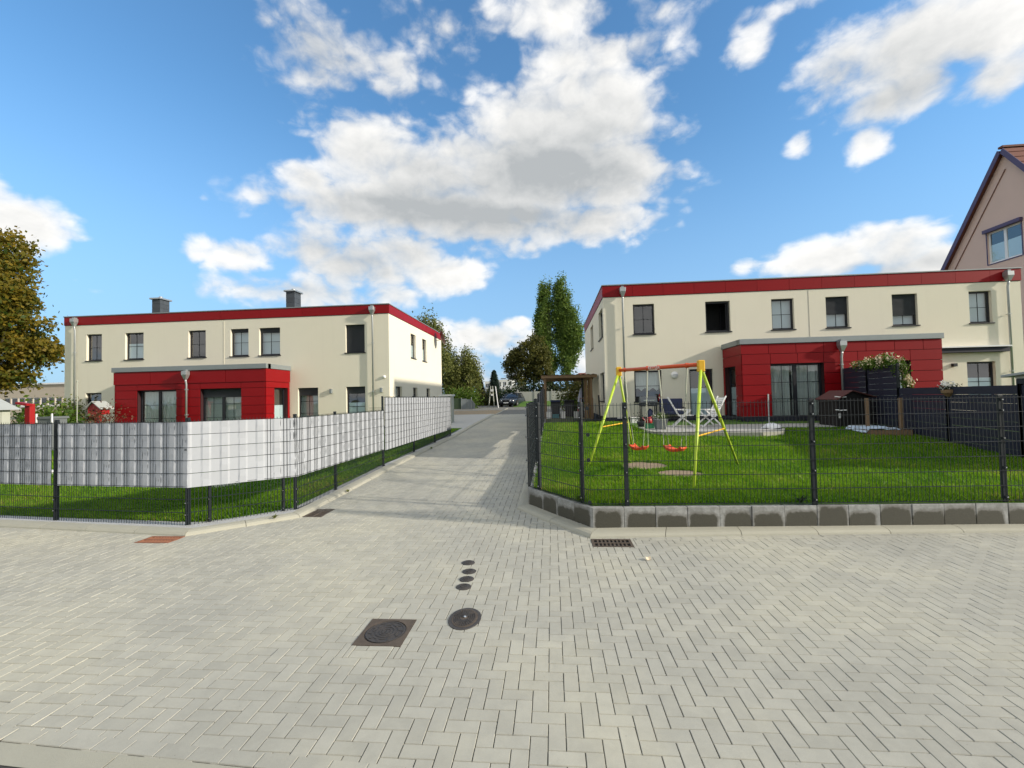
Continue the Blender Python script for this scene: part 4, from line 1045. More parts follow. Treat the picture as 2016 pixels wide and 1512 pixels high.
def right_house():
    zg, zr_ = .75, 7.10
    h, FF, FL, FR, FB = shell('semi_detached_house', 'cream two storey flat roofed house behind the swing, with dark red extension and roof edge', 2.5, 20.37, 21.3, 33.0, zg, zr_, .52, 1.39)
    up_ = [(3.86, 4.83), (7.12, 8.21), (10.02, 10.99), (12.35, 13.32), (15.13, 16.18), (18.28, 19.19)]
    holes = [(a, b, 4.73, 6.14) for a, b in up_] + [(3.83, 5.07, 1.61, 3.05), (6.31, 7.36, .86, 3.05), (18.06, 19.2, 1.32, 3.05)]
    W = MB(); wall(W, FF, 2.5, 20.37, zg - .5, zr_ - .06, holes)
    sideL = [(21.72, 23.45, 4.73, 6.14), (26.65, 28.3, 4.73, 6.14), (21.72, 23.45, 1.65, 3.05)]
    wall(W, FL, 21.3, 33.0, zg - .5, zr_ - .06, sideL); wall(W, FR, 21.3, 33.0, zg - .5, zr_ - .06, []); wall(W, FB, 2.5, 20.37, zg - .5, zr_ - .06, [])
    W.build('wall', 'cream', h)
    kinds = [dict(fill='room', bars='cross'), dict(fill='room', bars=None, glazed=False), dict(fill='pale_sheet', bars='cross'), dict(fill='pale_sheet', shut=.56), dict(fill='pale_sheet', shut=.68), dict(fill='pale_sheet')]  # third window: pale sheet stands in for bright sky reflected in the glass
    for (a, b), k in zip(up_, kinds): window(h, FF, a, b, 4.73, 6.14, **k)
    window(h, FF, 3.83, 5.07, 1.61, 3.05, fill='lace', bars='cross')
    window(h, FF, 6.31, 7.36, .86, 3.05, fill='half', bars=None, sill=False)
    window(h, FF, 18.06, 19.2, 1.32, 3.05, fill='half', bars='cross')
    for q in sideL: window(h, FL, *q, fill='room', bars='mid', fb=.07)
    # party wall joint in the render
    MB().box(11.62, 11.635, 21.290, 21.299, 4.2, 6.5).build('expansion_joint', mat('joint_filler', (.45, .43, .36), .8), h)
    # extension clad in red boards
    e0, e1, ye = 7.84, 15.42, 19.31
    EF = Face((0, ye, 0), (1, 0, 0), (0, -1, 0)); EL = Face((e0, 0, 0), (0, 1, 0), (-1, 0, 0)); ER = Face((e1, 0, 0), (0, 1, 0), (1, 0, 0))
    E_ = MB(); doors = [(8.94, 11.0, .86, 3.07), (12.30, 14.27, .86, 3.07)]; sd = [(19.90, 21.08, .86, 3.05)]
    wall(E_, EF, e0, e1, .2, 3.9, doors, .24); wall(E_, EL, ye, 21.28, .2, 3.9, sd, .24); wall(E_, ER, ye, 21.28, .2, 3.9, [], .24)
    E_.build('extension_wall', mat('dark_backing', (.03, .006, .008), .8), h)
    rows_low = [3.07, 2.65, 2.22, 1.79, 1.36, .93]
    segs = [(a, b, 3.49, 3.90) for a, b in split(e0 - .05, 11.63, 1.07, 1.09)] + [(a, b, 3.49, 3.90) for a, b in split(11.63, e1 + .05, 1.07, 1.0)]
    segs += [(a, b, 3.07, 3.49) for a, b in [(e0 - .03, 8.94), (8.94, 10.0), (10.0, 11.0), (11.0, 11.63), (11.63, 12.3), (12.3, 13.3), (13.3, 14.27), (14.27, e1 + .03)]]
    for a, b in ((e0 - .03, 8.94), (11.0, 11.63), (11.63, 12.30), (14.27, e1 + .03)):
        segs += [(a, b, z1, z0) for z0, z1 in zip(rows_low[:-1], rows_low[1:])]
    panel_rows(h, EF, segs)
    segs = [(ye - .048, 21.26, 3.49, 3.90), (ye - .03, 21.26, 3.05, 3.49), (21.08, 21.26, .93, 3.05)] + [(ye - .03, 19.90, z1, z0) for z0, z1 in zip(rows_low[:-1], rows_low[1:])]
    panel_rows(h, EL, segs); panel_rows(h, ER, [(ye - .03, 21.26, 3.49, 3.90)] + [(ye - .03, 21.26, z1, z0) for z0, z1 in zip([3.49] + rows_low[:-1], rows_low)])
    for (F, a, b) in ((EF, e0 - .10, e1 + .10), (EL, ye + .02, 21.26), (ER, ye + .02, 21.26)):
        mb = MB(); F.box(mb, a, b, -.25, .10, 3.905, 4.12); mb.build('extension_coping', 'zinc_d', h, bevel=.008)
        mb = MB(); F.box(mb, (a + .13) if F is EF else a, (b - .13) if F is EF else b, .0, .02, .25, .915); mb.build('plinth', 'plinth', h)
    MB().box(e0 + .15, e1 - .15, ye + .2, 21.28, 3.7, 3.95).build('extension_roof', 'asphalt', h)
    for d in doors: window(h, EF, *d, fill='drape', bars='tall', leaves=2, sill=False, rec=.16)
    window(h, EL, *sd[0], fill='half', bars='rows', sill=False, rec=.16)
    hopper_pipe(h, 3.38, 21.27, 6.92, .75); hopper_pipe(h, 19.75, 21.27, 6.92, .75); hopper_pipe(h, 11.63, ye - .045, 3.92, .75)
    # small fittings on the wall
    l = MB().lathe((5.64, 21.30, 2.80), [(.17, -.02), (.16, -.06), (.11, -.11), (.03, -.135)], 20, 'y').build('wall_lamp', 'white', h, smooth=True)
    MB().box(5.56, 5.76, 21.15, 21.17, 2.79, 2.83).build('lamp_band', 'zinc', l)
    MB().lathe((3.22, 21.30, 2.75), [(.07, -.0), (.07, -.06), (.03, -.10)], 12, 'y').build('motion_sensor', 'white', h)
    MB().box(17.42, 17.58, 21.16, 21.297, 2.86, 3.0).build('wall_lamp', 'frame', h, bevel=.005)
    a = MB().box(16.82, 19.6, 21.06, 21.297, 3.45, 3.66).build('awning_cassette', 'plinth', h, bevel=.01)
    MB().box(16.80, 19.62, 20.98, 21.297, 3.665, 3.72).build('awning_cover', 'pvc', a)
    MB().box(7.86, 7.90, 19.72, 19.78, 3.10, 3.2).build('doorbell', 'white', h)
    MB().box(3.0, 3.2, 21.2, 21.28, .86, .90).build('vent', 'white', h)
    return h
RH = right_house()
def left_house():
    zg, zr_ = .45, 7.02
    x0, x1, y0, y1 = -27.1, -8.43, 22.9, 34.2
    h, FF, FL, FR, FB = shell('semi_detached_house', 'cream two storey flat roofed house with two slate chimneys behind the grey privacy fence', x0, x1, y0, y1, zg, zr_, .46, 2.33)
    up_ = [(-25.77, -24.84), (-23.43, -22.33), (-19.68, -18.67), (-17.24, -16.21), (-15.6, -14.42), (-10.78, -9.74)]
    holes = [(a, b, 4.48, 5.97) for a, b in up_] + [(-25.8, -24.84, 1.25, 2.70), (-13.44, -12.32, .60, 2.69), (-10.78, -9.74, .60, 2.69)]
    sideR = [(26.6, 27.6, 4.48, 5.97), (29.05, 30.02, 4.48, 5.97), (23.86, 24.9, 1.35, 2.69), (26.9, 27.85, 1.35, 2.69), (29.9, 30.8, 1.35, 2.69)]
    W = MB(); wall(W, FF, x0, x1, zg - .5, zr_ - .06, holes); wall(W, FR, y0, y1, zg - .5, zr_ - .06, sideR); wall(W, FL, y0, y1, zg - .5, zr_ - .06, []); wall(W, FB, x0, x1, zg - .5, zr_ - .06, [])
    W.build('wall', 'cream', h)
    kinds = [dict(fill='room', bars='cross'), dict(fill='half', bars='cross'), dict(fill='room', bars='cross'), dict(fill='pale_sheet', bars='cross', shut=.13), dict(fill='pale_sheet', bars='cross', shut=.18), dict(fill='room', shut=.97)]
    for (a, b), k in zip(up_, kinds): window(h, FF, a, b, 4.48, 5.97, **k)
    window(h, FF, -25.8, -24.84, 1.25, 2.70, fill='half', bars=None)
    window(h, FF, -13.44, -12.32, .60, 2.69, fill='slats', bars='tall', shut=.20, sill=False)
    window(h, FF, -10.78, -9.74, .60, 2.69, fill='half', bars='cross', shut=.18, sill=False)
    for q in sideR: window(h, FR, *q, fill='half' if q[2] > 2 else 'net', bars='mid')
    MB().box(-17.62, -17.605, y0 - .014, y0 - .001, 4.0, 6.4).build('expansion_joint', 'cream', h)
    e0, e1, ye = -21.88, -13.93, 20.90
    EF = Face((0, ye, 0), (1, 0, 0), (0, -1, 0)); EL = Face((e0, 0, 0), (0, 1, 0), (-1, 0, 0)); ER = Face((e1, 0, 0), (0, 1, 0), (1, 0, 0))
    E_ = MB(); doors = [(-20.68, -18.58, .50, 2.69), (-17.30, -15.16, .50, 2.69)]; sd = [(21.55, 22.70, .50, 2.68)]
    wall(E_, EF, e0, e1, -.1, 3.6, doors, .24); wall(E_, ER, ye, 22.88, -.1, 3.6, sd, .24); wall(E_, EL, ye, 22.88, -.1, 3.6, [], .24)
    E_.build('extension_wall', mat('dark_backing', (.03, .006, .008), .8), h)
    rl = [2.69, 2.27, 1.84, 1.41, .98, .55]
    segs = [(a, b, 2.985, 3.62) for a, b in split(e0 - .06, e1 + .06, 2.0)] + [(a, b, 2.69, 2.985) for a, b in [(e0, -20.68), (-20.68, -18.58), (-18.58, -17.9), (-17.9, -17.3), (-17.3, -15.16), (-15.16, e1 + .03)]]
    for a, b in ((e0, -20.68), (-18.58, -17.9), (-17.9, -17.3), (-15.16, e1 + .03)): segs += [(a, b, z1, z0) for z0, z1 in zip(rl[:-1], rl[1:])]
    panel_rows(h, EF, [s for s in segs if s[2] < 2.98]); panel_rows(h, EF, [s for s in segs if s[2] > 2.98], off=.06)
    panel_rows(h, ER, [(ye - .03, 22.88, 2.69, 2.985), (22.7, 22.88, .55, 2.69)] + [(ye - .03, 21.55, z1, z0) for z0, z1 in zip(rl[:-1], rl[1:])]); panel_rows(h, ER, [(ye - .078, 22.88, 2.985, 3.62)], off=.06)
    panel_rows(h, EL, [(ye - .03, 22.88, .55, 3.62)])
    for (F, a, b) in ((EF, e0 - .13, e1 + .13), (ER, ye + .02, 22.88), (EL, ye + .02, 22.88)):
        mb = MB(); F.box(mb, a, b, -.25, .13, 3.625, 3.86); mb.build('extension_coping', 'zinc_d', h, bevel=.008)
    MB().box(e0 + .15, e1 - .15, ye + .2, 22.88, 3.5, 3.7).build('extension_roof', 'asphalt', h)
    window(h, EF, *doors[0], fill='net', bars='rows', leaves=2, sill=False, rec=.16)
    window(h, EF, *doors[1], fill='slats', bars='tall', leaves=2, sill=False, rec=.16, shut=.2)
    window(h, ER, *sd[0], fill='half', bars=None, sill=False, rec=.16)
    hopper_pipe(h, -26.35, y0 - .03, 6.86, .5); hopper_pipe(h, -9.26, y0 - .03, 6.86, .5); hopper_pipe(h, -17.93, ye - .075, 3.60, .5)
    for x in (-11.58, -8.85): MB().box(x-.06, x+.06, y0 - .13, y0 - .003, 2.36, 2.60).build('wall_lamp', 'zinc_d', h, bevel=.005)
    MB().lathe((-8.70, y0, 3.16), [(.09, -.0), (.085, -.05), (.04, -.10)], 14, 'y').build('motion_sensor', 'white', h, smooth=True)
    q = MB().box(-22.62, -22.3, y0 - .22, y0 - .003, 2.26, 2.30); q.box(-22.36, -22.3, y0 - .22, y0 - .14, 2.12, 2.262).build('wall_lamp', 'zinc_d', h)
    for cx in (-26.1, -16.72):
        xa, xb, ya, yb = cx - .27, cx + .27, 27.7, 28.4; zt = 9.0 if cx < -20 else 9.12
        c = MB().box(xa, xb, ya, yb, 6.5, zt).build('chimney', 'slate', h)
        k = 0; z = 6.9
        while z < zt - .05:
            zz = min(z + .30, zt)
            MB().box(xa - .02, xb + .02, ya - .022, ya - .004, z + .006, zz - .004).build('slate', 'slate', c)
            for (a, b) in ((ya - .02, (ya + yb) / 2 + (.12 if k % 2 else -.12)), ((ya + yb) / 2 + (.12 if k % 2 else -.12), yb + .02)): MB().box(xb + .004, xb + .022, a + .004, b - .004, z + .006, zz - .004).build('slate', 'slate', c)
            z = zz; k += 1
        MB().box(xa - .13, xb + .13, ya - .13, yb + .13, zt, zt + .10).build('chimney_cap', 'zinc', c, bevel=.01)
        MB().lathe((cx, (ya + yb) / 2, zt + .10), [(.12, 0), (.12, .13), (.08, .16)], 14).build('flue', 'zinc', c)
    return h
LH = left_house()
def dish():
    t = thing('satellite_dish', 'dark reddish satellite dish at the rear corner of the left house under the roof edge', 'satellite dish', (-8.43, 32.6, 6.3))
    c = Vector((-7.95, 32.3, 6.42)); ax = Vector((.86, .42, .30)).normalized(); u = ax.cross(Vector((0, 0, 1))).normalized(); v = u.cross(ax)
    rows = []
    for i in range(7):
        r = .50 * i / 6; rows.append([c + (u * math.cos(a) + v * math.sin(a) * 1.08) * r + ax * (r * r * .45) for a in [2*math.pi*k/28 for k in range(29)]])
    MB().grid(rows).build('reflector', mat('dish_red_brown', (.085, .035, .032), .5, .06), t, smooth=True)
    MB().tube([(-8.41, 32.45, 6.25), (-8.1, 32.4, 6.28), tuple(c - ax * .03)], .022, 8).build('wall_arm', 'zinc_d', t)
    MB().tube([tuple(c - v * .5 + ax * .1), tuple(c + ax * .45 - v * .22)], .013, 6).build('feed_arm', 'zinc_d', t)
    e = c + ax * .45 - v * .2; MB().tube([tuple(e), tuple(e - ax * .12)], .035, 10).build('receiver', 'white', t)
dish()
def pink_house():
    X = 28.0; t = thing('gabled_house', 'tall pink rendered house with a steep gable and violet roof edge beyond the right house', 'house', (X, 29.7, .7))
    ya, yr, yb, ze, zr_ = 22.6, 29.74, 36.9, 6.4, 16.35
    # gable wall facing the drive; only the upper part shows
    s = (zr_ - ze) / (yb - yr)
    w = MB(); zc = lambda y: zr_ - abs(y - yr) * s
    wy0, wy1, wz0, wz1 = 29.05, 31.15, 9.75, 11.75
    ys = sorted([ya, wy0, yr, wy1, yb])
    for a, b in zip(ys[:-1], ys[1:]):
        m = (a + b) / 2
        if wy0 < m < wy1:
            w.poly([(X, a, .5), (X, b, .5), (X, b, wz0), (X, a, wz0)]); w.poly([(X, a, wz1), (X, b, wz1), (X, b, zc(b)), (X, a, zc(a))])
        else: w.poly([(X, a, .5), (X, b, .5), (X, b, zc(b)), (X, a, zc(a))])
    for q in ([(wy0, wz0), (wy0, wz1)], [(wy1, wz0), (wy1, wz1)], [(wy0, wz0), (wy1, wz0)], [(wy0, wz1), (wy1, wz1)]):
        (p, r), (p2, r2) = q; w.poly([(X, p, r), (X, p2, r2), (X + .16, p2, r2), (X + .16, p, r)])
    w.poly([(X, ya, .5), (X + 13, ya, .5), (X + 13, ya, ze), (X, ya, ze)]); w.poly([(X, yb, .5), (X + 13, yb, .5), (X + 13, yb, ze), (X, yb, ze)])
    w.poly([(X + 13, ya, .5), (X + 13, yb, .5), (X + 13, yb, ze), (X + 13, yr, zr_), (X + 13, ya, ze)])
    w.build('wall', 'pink', t)
    # painted band along the verge
    for (y1, z1, y0_, z0_) in ((yr, zr_ - 1.1, yb - .7, ze - .05 + .1),):
        MB().bar((X - .012, y1, z1), (X - .012, y0_, z0_), .02, .10, up=(1, 0, 0)).build('band', mat('brown_band', (.20, .10, .08), .9), t)
    for sgn, yy in ((-1, ya), (1, yb)):
        d = Vector((0, yy - yr, ze - zr_)).normalized(); n = Vector((0, sgn * s, 1)).normalized()
        A = Vector((X - .25, yr, zr_)); B = Vector((X - .25, yy, ze)) + d * .6
        r = MB(); off = n * .03; th = n * .16; L = Vector((13.5, 0, 0))
        r.hexa([A + off, B + off, B + off + L, A + off + L, A + off + th, B + off + th, B + off + th + L, A + off + th + L]); ro = r.build('roof', 'tile', t)
        for k in range(22):
            p = A.lerp(B, (k + .5) / 22) + n * .205; MB().bar(p, p + L, .32, .03, up=n).build('tile_course', 'tile', ro)
        MB().hexa([A + Vector((-.04, 0, 0)) - n * .06, B + Vector((-.04, 0, 0)) - n * .06, B + Vector((-.004, 0, 0)) - n * .06, A + Vector((-.004, 0, 0)) - n * .06, A + Vector((-.04, 0, 0)) + n * .22, B + Vector((-.04, 0, 0)) + n * .22, B + Vector((-.004, 0, 0)) + n * .22, A + Vector((-.004, 0, 0)) + n * .22]).build('verge_board', 'verge', t)
    MB().bar((X - .25, yr, zr_ + .26), (X + 13.2, yr, zr_ + .26), .3, .12).build('ridge', 'tile', t)
    F = Face((X, 0, 0), (0, 1, 0), (-1, 0, 0))
    window(t, F, wy0, wy1, wz0, wz1, sill=False, bars=None, frame='pvc', leaves=2, fill='half', rec=.10, fb=.09)
    b = MB(); F.box(b, wy0 - .12, wy1 + .12, -.02, .20, wz1, wz1 + .22); b.build('shutter_box', 'verge', t, bevel=.01)
    tr = MB(); F.box(tr, wy0 - .07, wy0 - .002, .0, .02, wz0 - .05, wz1); F.box(tr, wy1 + .002, wy1 + .07, .0, .02, wz0 - .05, wz1); F.box(tr, wy0, wy1, .0, .03, wz0 - .06, wz0 - .002); tr.build('window_surround', 'verge', t)
pink_house()

# ------------------------------------------------------------------ right garden
def slab_patio():
    t = MB(); z = .70
    pts = PATIO
    t.prism([(x, y) for x, y in pts], .3, z - .012); root = t.build('patio', 'concrete', None, 'structure')
    me = {}
    for i in range(0, 22):
        for j in range(0, 18):
            x, y = 3.15 + i * .4 + .2, 14.2 + j * .4 + .2
            if not all(in_poly((x + a, y + b), PATIO) for a in (-.19, .19) for b in (-.19, .19)): continue
            if 'm' not in me:
                o = MB().box(-.197, .197, -.197, .197, -.03, .0).build('slab', 'slab', None, bevel=.004); me['m'] = o.data; bpy.data.objects.remove(o)
            o = bpy.data.objects.new('slab', me['m']); COL.objects.link(o); o.parent = root; o.location = (x, y, z + rng.normal(0, .001))
    e = MB()
    for a, b in zip(PATIO[1:7], PATIO[2:8]):
        MB().bar((*a, z - .06), (*b, z - .06), .07, .14).build('edging_stone', 'kerb', root)
slab_patio()
def swing_set():
    t = thing('swing_set', 'lime green swing frame with orange top bar and two orange seats on the right lawn', 'swing', (2.2, 9.7, .40))
    Lt, Rt = Vector((1.57, 10.70, 2.50)), Vector((2.79, 8.70, 2.46)); d = (Rt - Lt).normalized()
    feet = dict(fr=(2.25, 7.58), br=(3.86, 9.86), fl=(.74, 9.82), bl=(2.02, 11.64))
    foot = {k: Vector((x, y, zr(y) - .03)) for k, (x, y) in feet.items()}
    b = MB().tube([Lt + d * .05, Rt - d * .05], .038, 12).build('crossbar', 'orange_p', t, smooth=True)
    for T in (Lt, Rt):
        c = T; MB().bar(c - Vector((0, 0, .14)), c + Vector((0, 0, .08)), .12, .12).build('end_cap', 'yellow', t, bevel=.015)
    for k, T in (('fr', Rt), ('br', Rt), ('fl', Lt), ('bl', Lt)):
        top = T - Vector((0, 0, .10)); F = foot[k]; mid = top.lerp(F, .5)
        side = (F - top); side.z = 0; side.normalize(); a = top + side * .03
        MB().tube([a, a.lerp(F, .48), a.lerp(F, .52), F], [.030, .030, .030, .022], 10).build('leg', 'lime', t, smooth=True)
    for p, q, T in (('fr', 'br', Rt), ('fl', 'bl', Lt)):
        a, c = T.lerp(foot[p], .60), T.lerp(foot[q], .60); MB().tube([a, c], .014, 8).build('brace', 'yellow', t)
    def swing(t0, t1, zs, sway):
        off = Vector((.85, .52, 0)) * sway
        A, B = Lt.lerp(Rt, t0), Lt.lerp(Rt, t1); m = (A + B) / 2; w = .225
        C = Vector((m.x, m.y, zs)) + off; l, r = C - Vector((d.x, d.y, 0)).normalized() * w, C + Vector((d.x, d.y, 0)).normalized() * w
        dd = Vector((d.x, d.y, 0)).normalized(); nn = Vector((-dd.y, dd.x, 0))
        rows = []
        for i in range(13):
            u = -1 + 2 * i / 12; sag = .055 * u * u + (.02 if abs(u) > .8 else 0); p = C + dd * u * w
            rows.append([p + nn * v * .085 + Vector((0, 0, sag + (.025 * (v * v) if abs(v) > .6 else 0))) for v in (-1, -.6, 0, .6, 1)] + [p + nn * v * .085 + Vector((0, 0, sag - .03)) for v in (1, 0, -1)] + [p - nn * .085 + Vector((0, 0, sag + .025))])
        seat = MB().grid(rows); seat.f.append(tuple(range(9))); seat.f.append(tuple(range(len(seat.v) - 9, len(seat.v))))
        s = seat.build('swing_seat', 'orange', t, smooth=True)
        for X_, E_ in ((A, l), (B, r)):
            hook = X_ - Vector((0, 0, .04)); j = X_.lerp(E_, .36)
            MB().tube([hook, j], .016, 6).build('grip_rope', 'rope', s)
            for v in (-1, 1): MB().tube([j, E_ + nn * v * .07 + Vector((0, 0, .08))], .0055, 5).build('rope', 'rope', s)
            MB().lathe(tuple(X_), [(.05, -.025), (.05, .025)], 12, 'x').build('clamp', 'orange_p', s)
    swing(.09, .40, .73, .02); swing(.54, .86, .80, .0)
    # maker's lettering on the top bar
    c = bpy.data.curves.new('lettering', 'FONT'); c.body = 'KETTLER'; c.size = .085; c.extrude = .001; c.align_x = 'CENTER'; c.align_y = 'CENTER'
    f_ = bpy.data.objects.new('lettering', c); COL.objects.link(f_); c.materials.append(MAT['white'])
    bpy.context.view_layer.update(); me = bpy.data.meshes.new_from_object(f_.evaluated_get(bpy.context.evaluated_depsgraph_get())); bpy.data.objects.remove(f_)
    o = bpy.data.objects.new('lettering', me); COL.objects.link(o); o.parent = t
    nn = Vector((-d.y, d.x, 0)).normalized() * -1
    if nn.y > 0: nn = -nn
    ux = d.copy(); uz = ux.cross(nn).normalized(); uz = uz if uz.z > 0 else -uz
    P_ = Lt.lerp(Rt, .50) + nn * .0405 - t.location
    M = Matrix((ux, uz, ux.cross(uz))).transposed().to_4x4(); M.translation = P_; o.matrix_local = M
swing_set()
def garden_chair(label, loc, rot):
    t = thing('garden_chair', label, 'chair', (0, 0, 0), 'white plastic chairs on the patio')
    w = .27
    s = MB()
    for i in range(7): x = -.20 + i * .075; s_ = MB().box(x, x + .062, -w, w, .405, .425); s_.build('seat_slat', 'white', t)
    for i in range(9):
        u = i / 9; x = -.22 - .34 * u; z = .44 + .66 * u; MB().bar((x, -w, z), (x, w, z), .064, .018, up=(.5, 0, .3)).build('back_slat', 'white', t)
    for y in (-w - .02, w + .02):
        MB().bar((-.20, y, .40), (-.58, y, 1.12), .03, .045).build('back_post', 'white', t)
        MB().bar((-.42, y, 0), (.18, y, .60), .03, .05).build('leg', 'white', t); MB().bar((.34, y, 0), (-.18, y, .42), .03, .05).build('leg', 'white', t)
        MB().bar((-.34, y, .64), (.22, y, .62), .055, .03).build('armrest', 'white', t)
    for x in (-.40, .32): MB().bar((x, -w, .06), (x, w, .06), .035, .035).build('stretcher', 'white', t)
    t.location = loc; t.rotation_euler = (0, 0, rot)
    return t
garden_chair('white plastic reclining chair turned right, beside the dark bench on the patio', (4.98, 17.6, .70), R(-12))
garden_chair('white plastic reclining chair turned left, behind the right leg of the swing frame', (5.72, 17.3, .70), R(188))
def flower_box():
    t = thing('planter', 'tapered grey plant tub full of small white flowers on the patio corner', 'planter', (3.78, 16.3, .70))
    a, b = .155, .225; c = (3.78, 16.3)
    MB().hexa([(c[0]-a, c[1]-a, .70), (c[0]+a, c[1]-a, .70), (c[0]+a, c[1]+a, .70), (c[0]-a, c[1]+a, .70), (c[0]-b, c[1]-b, 1.06), (c[0]+b, c[1]-b, 1.06), (c[0]+b, c[1]+b, 1.06), (c[0]-b, c[1]+b, 1.06)]).build('tub', 'greyp', t, bevel=.01)
    leaves('foliage', [(c[0], c[1], 1.11, .25, .22, .09)], 700, .022, 'leaf_bright', t); leaves('blossom', [(c[0], c[1], 1.15, .25, .22, .09)], 170, .020, 'petal_w', t, flat=True)
def leaves(name, lumps, n, size, m, parent, spread=None, droop=0.0, flat=False, shell=.55, clump=None, updir=.25, seed=None, aspect=1.5, wind=0.0):
    """leaf-sized quads through a set of ellipsoids (cx, cy, cz, rx, ry, rz)"""
    L = np.array(lumps, dtype=float); vol = L[:, 3] * L[:, 4] * L[:, 5] ** .8; pr = vol / vol.sum()
    k = clump or max(1, n // 24); idx = rng.choice(len(L), k, p=pr)
    v = rng.normal(size=(k, 3)); v /= np.linalg.norm(v, axis=1)[:, None]; r = rng.random(k) ** (1 / 3 * (1 - shell) + .12 * shell)
    C = L[idx, :3] + v * r[:, None] * L[idx, 3:]; sp = spread or size * 3.2
    j = rng.integers(0, k, n); off = rng.normal(size=(n, 3)) * sp; 
    if droop: off[:, 2] = off[:, 2] * (1 + droop) - abs(rng.normal(size=n)) * sp * droop; off[:, :2] *= .55
    if wind: off[:, 2] = off[:, 2] * 2.2; off[:, 0] += off[:, 2] * wind
    P = C[j] + off
    nrm = rng.normal(size=(n, 3)); nrm += v[j] * .5; nrm[:, 2] += updir; nrm /= np.linalg.norm(nrm, axis=1)[:, None]
    t1 = np.cross(nrm, rng.normal(size=(n, 3))); t1 /= np.linalg.norm(t1, axis=1)[:, None]
    if droop: t1[:, 2] -= 1.2; t1 -= nrm * (t1 * nrm).sum(1)[:, None]; t1 /= np.linalg.norm(t1, axis=1)[:, None]
    t2 = np.cross(nrm, t1); s = size * rng.uniform(.6, 1.35, n)[:, None]
    a, b = t1 * s * aspect * .5, t2 * s * .5
    V = np.stack([P - a, P + b * .9 - a * .1, P + a, P - b * .9 - a * .1], 1).reshape(-1, 3)
    ct = rng.random(k)
    tint = np.clip(.15 + .55 * ct[j] + rng.normal(0, .16, n), 0, 1)
    return np_mesh(name, V, np.arange(n * 4).reshape(-1, 4), m, parent, None, np.repeat(tint, 4))
flower_box()
def barbecue():
    x, y, z = 4.28, 20.35, .70; t = thing('barbecue', 'dark gas barbecue with a lid standing under the ground floor window', 'barbecue', (x, y, z))
    MB().box(x-.42, x+.30, y-.22, y+.22, z+.72, z+.88).build('firebox', 'shutter', t, bevel=.02)
    rows = [[(xx, y - .22 + .44 * k / 8, z + .89 + .26 * math.sin(math.pi * k / 8)) for xx in (x - .42, x + .30)] for k in range(9)]
    l = MB().grid(rows); l.f.append(tuple(range(0, 18, 2))); l.f.append(tuple(range(1, 18, 2))); l = l.build('lid', 'greyp', t)
    MB().tube([(x-.3, y-.24, z+.98), (x+.2, y-.24, z+.98)], .014, 8).build('handle', 'chrome', l)
    MB().box(x+.32, x+.66, y-.2, y+.2, z+.80, z+.83).build('side_shelf', 'frame', t); MB().box(x-.64, x-.44, y-.2, y+.2, z+.80, z+.83).build('side_shelf', 'frame', t)
    for dx in (-.38, .26):
        for dy in (-.18, .18): MB().box(x+dx-.02, x+dx+.02, y+dy-.02, y+dy+.02, z+.02, z+.72).build('leg', 'frame', t)
    MB().box(x-.40, x+.28, y-.2, y+.2, z+.16, z+.19).build('shelf', 'frame', t)
    MB().lathe((x+.02, y, z+.19), [(.12, 0), (.14, .05), (.14, .3), (.06, .38), (.05, .42)], 14).build('gas_bottle', 'bluep', t, smooth=True)
    for q in (-.25, -.05, .15): MB().lathe((x+q, y-.22, z+.80), [(.025, 0), (.02, -.03)], 8, 'y').build('knob', 'chrome', t)
barbecue()
def dark_bench():
    t = thing('garden_bench', 'dark navy cushioned bench against the cream wall between barbecue and chairs', 'bench', (5.35, 20.75, .70))
    MB().box(4.86, 5.86, 20.92, 21.06, 1.02, 1.73).build('backrest', 'bluep', t, bevel=.03); MB().box(4.86, 5.86, 20.45, 20.92, 1.02, 1.16).build('seat', 'bluep', t, bevel=.03)
    for x in (4.88, 5.84):
        MB().box(x-.02, x+.02, 20.47, 20.51, .70, 1.30).build('leg', 'frame', t); MB().box(x-.02, x+.02, 21.02, 21.06, .70, 1.35).build('leg', 'frame', t); MB().box(x-.025, x+.025, 20.47, 21.06, 1.30, 1.34).build('armrest', 'frame', t)
dark_bench()
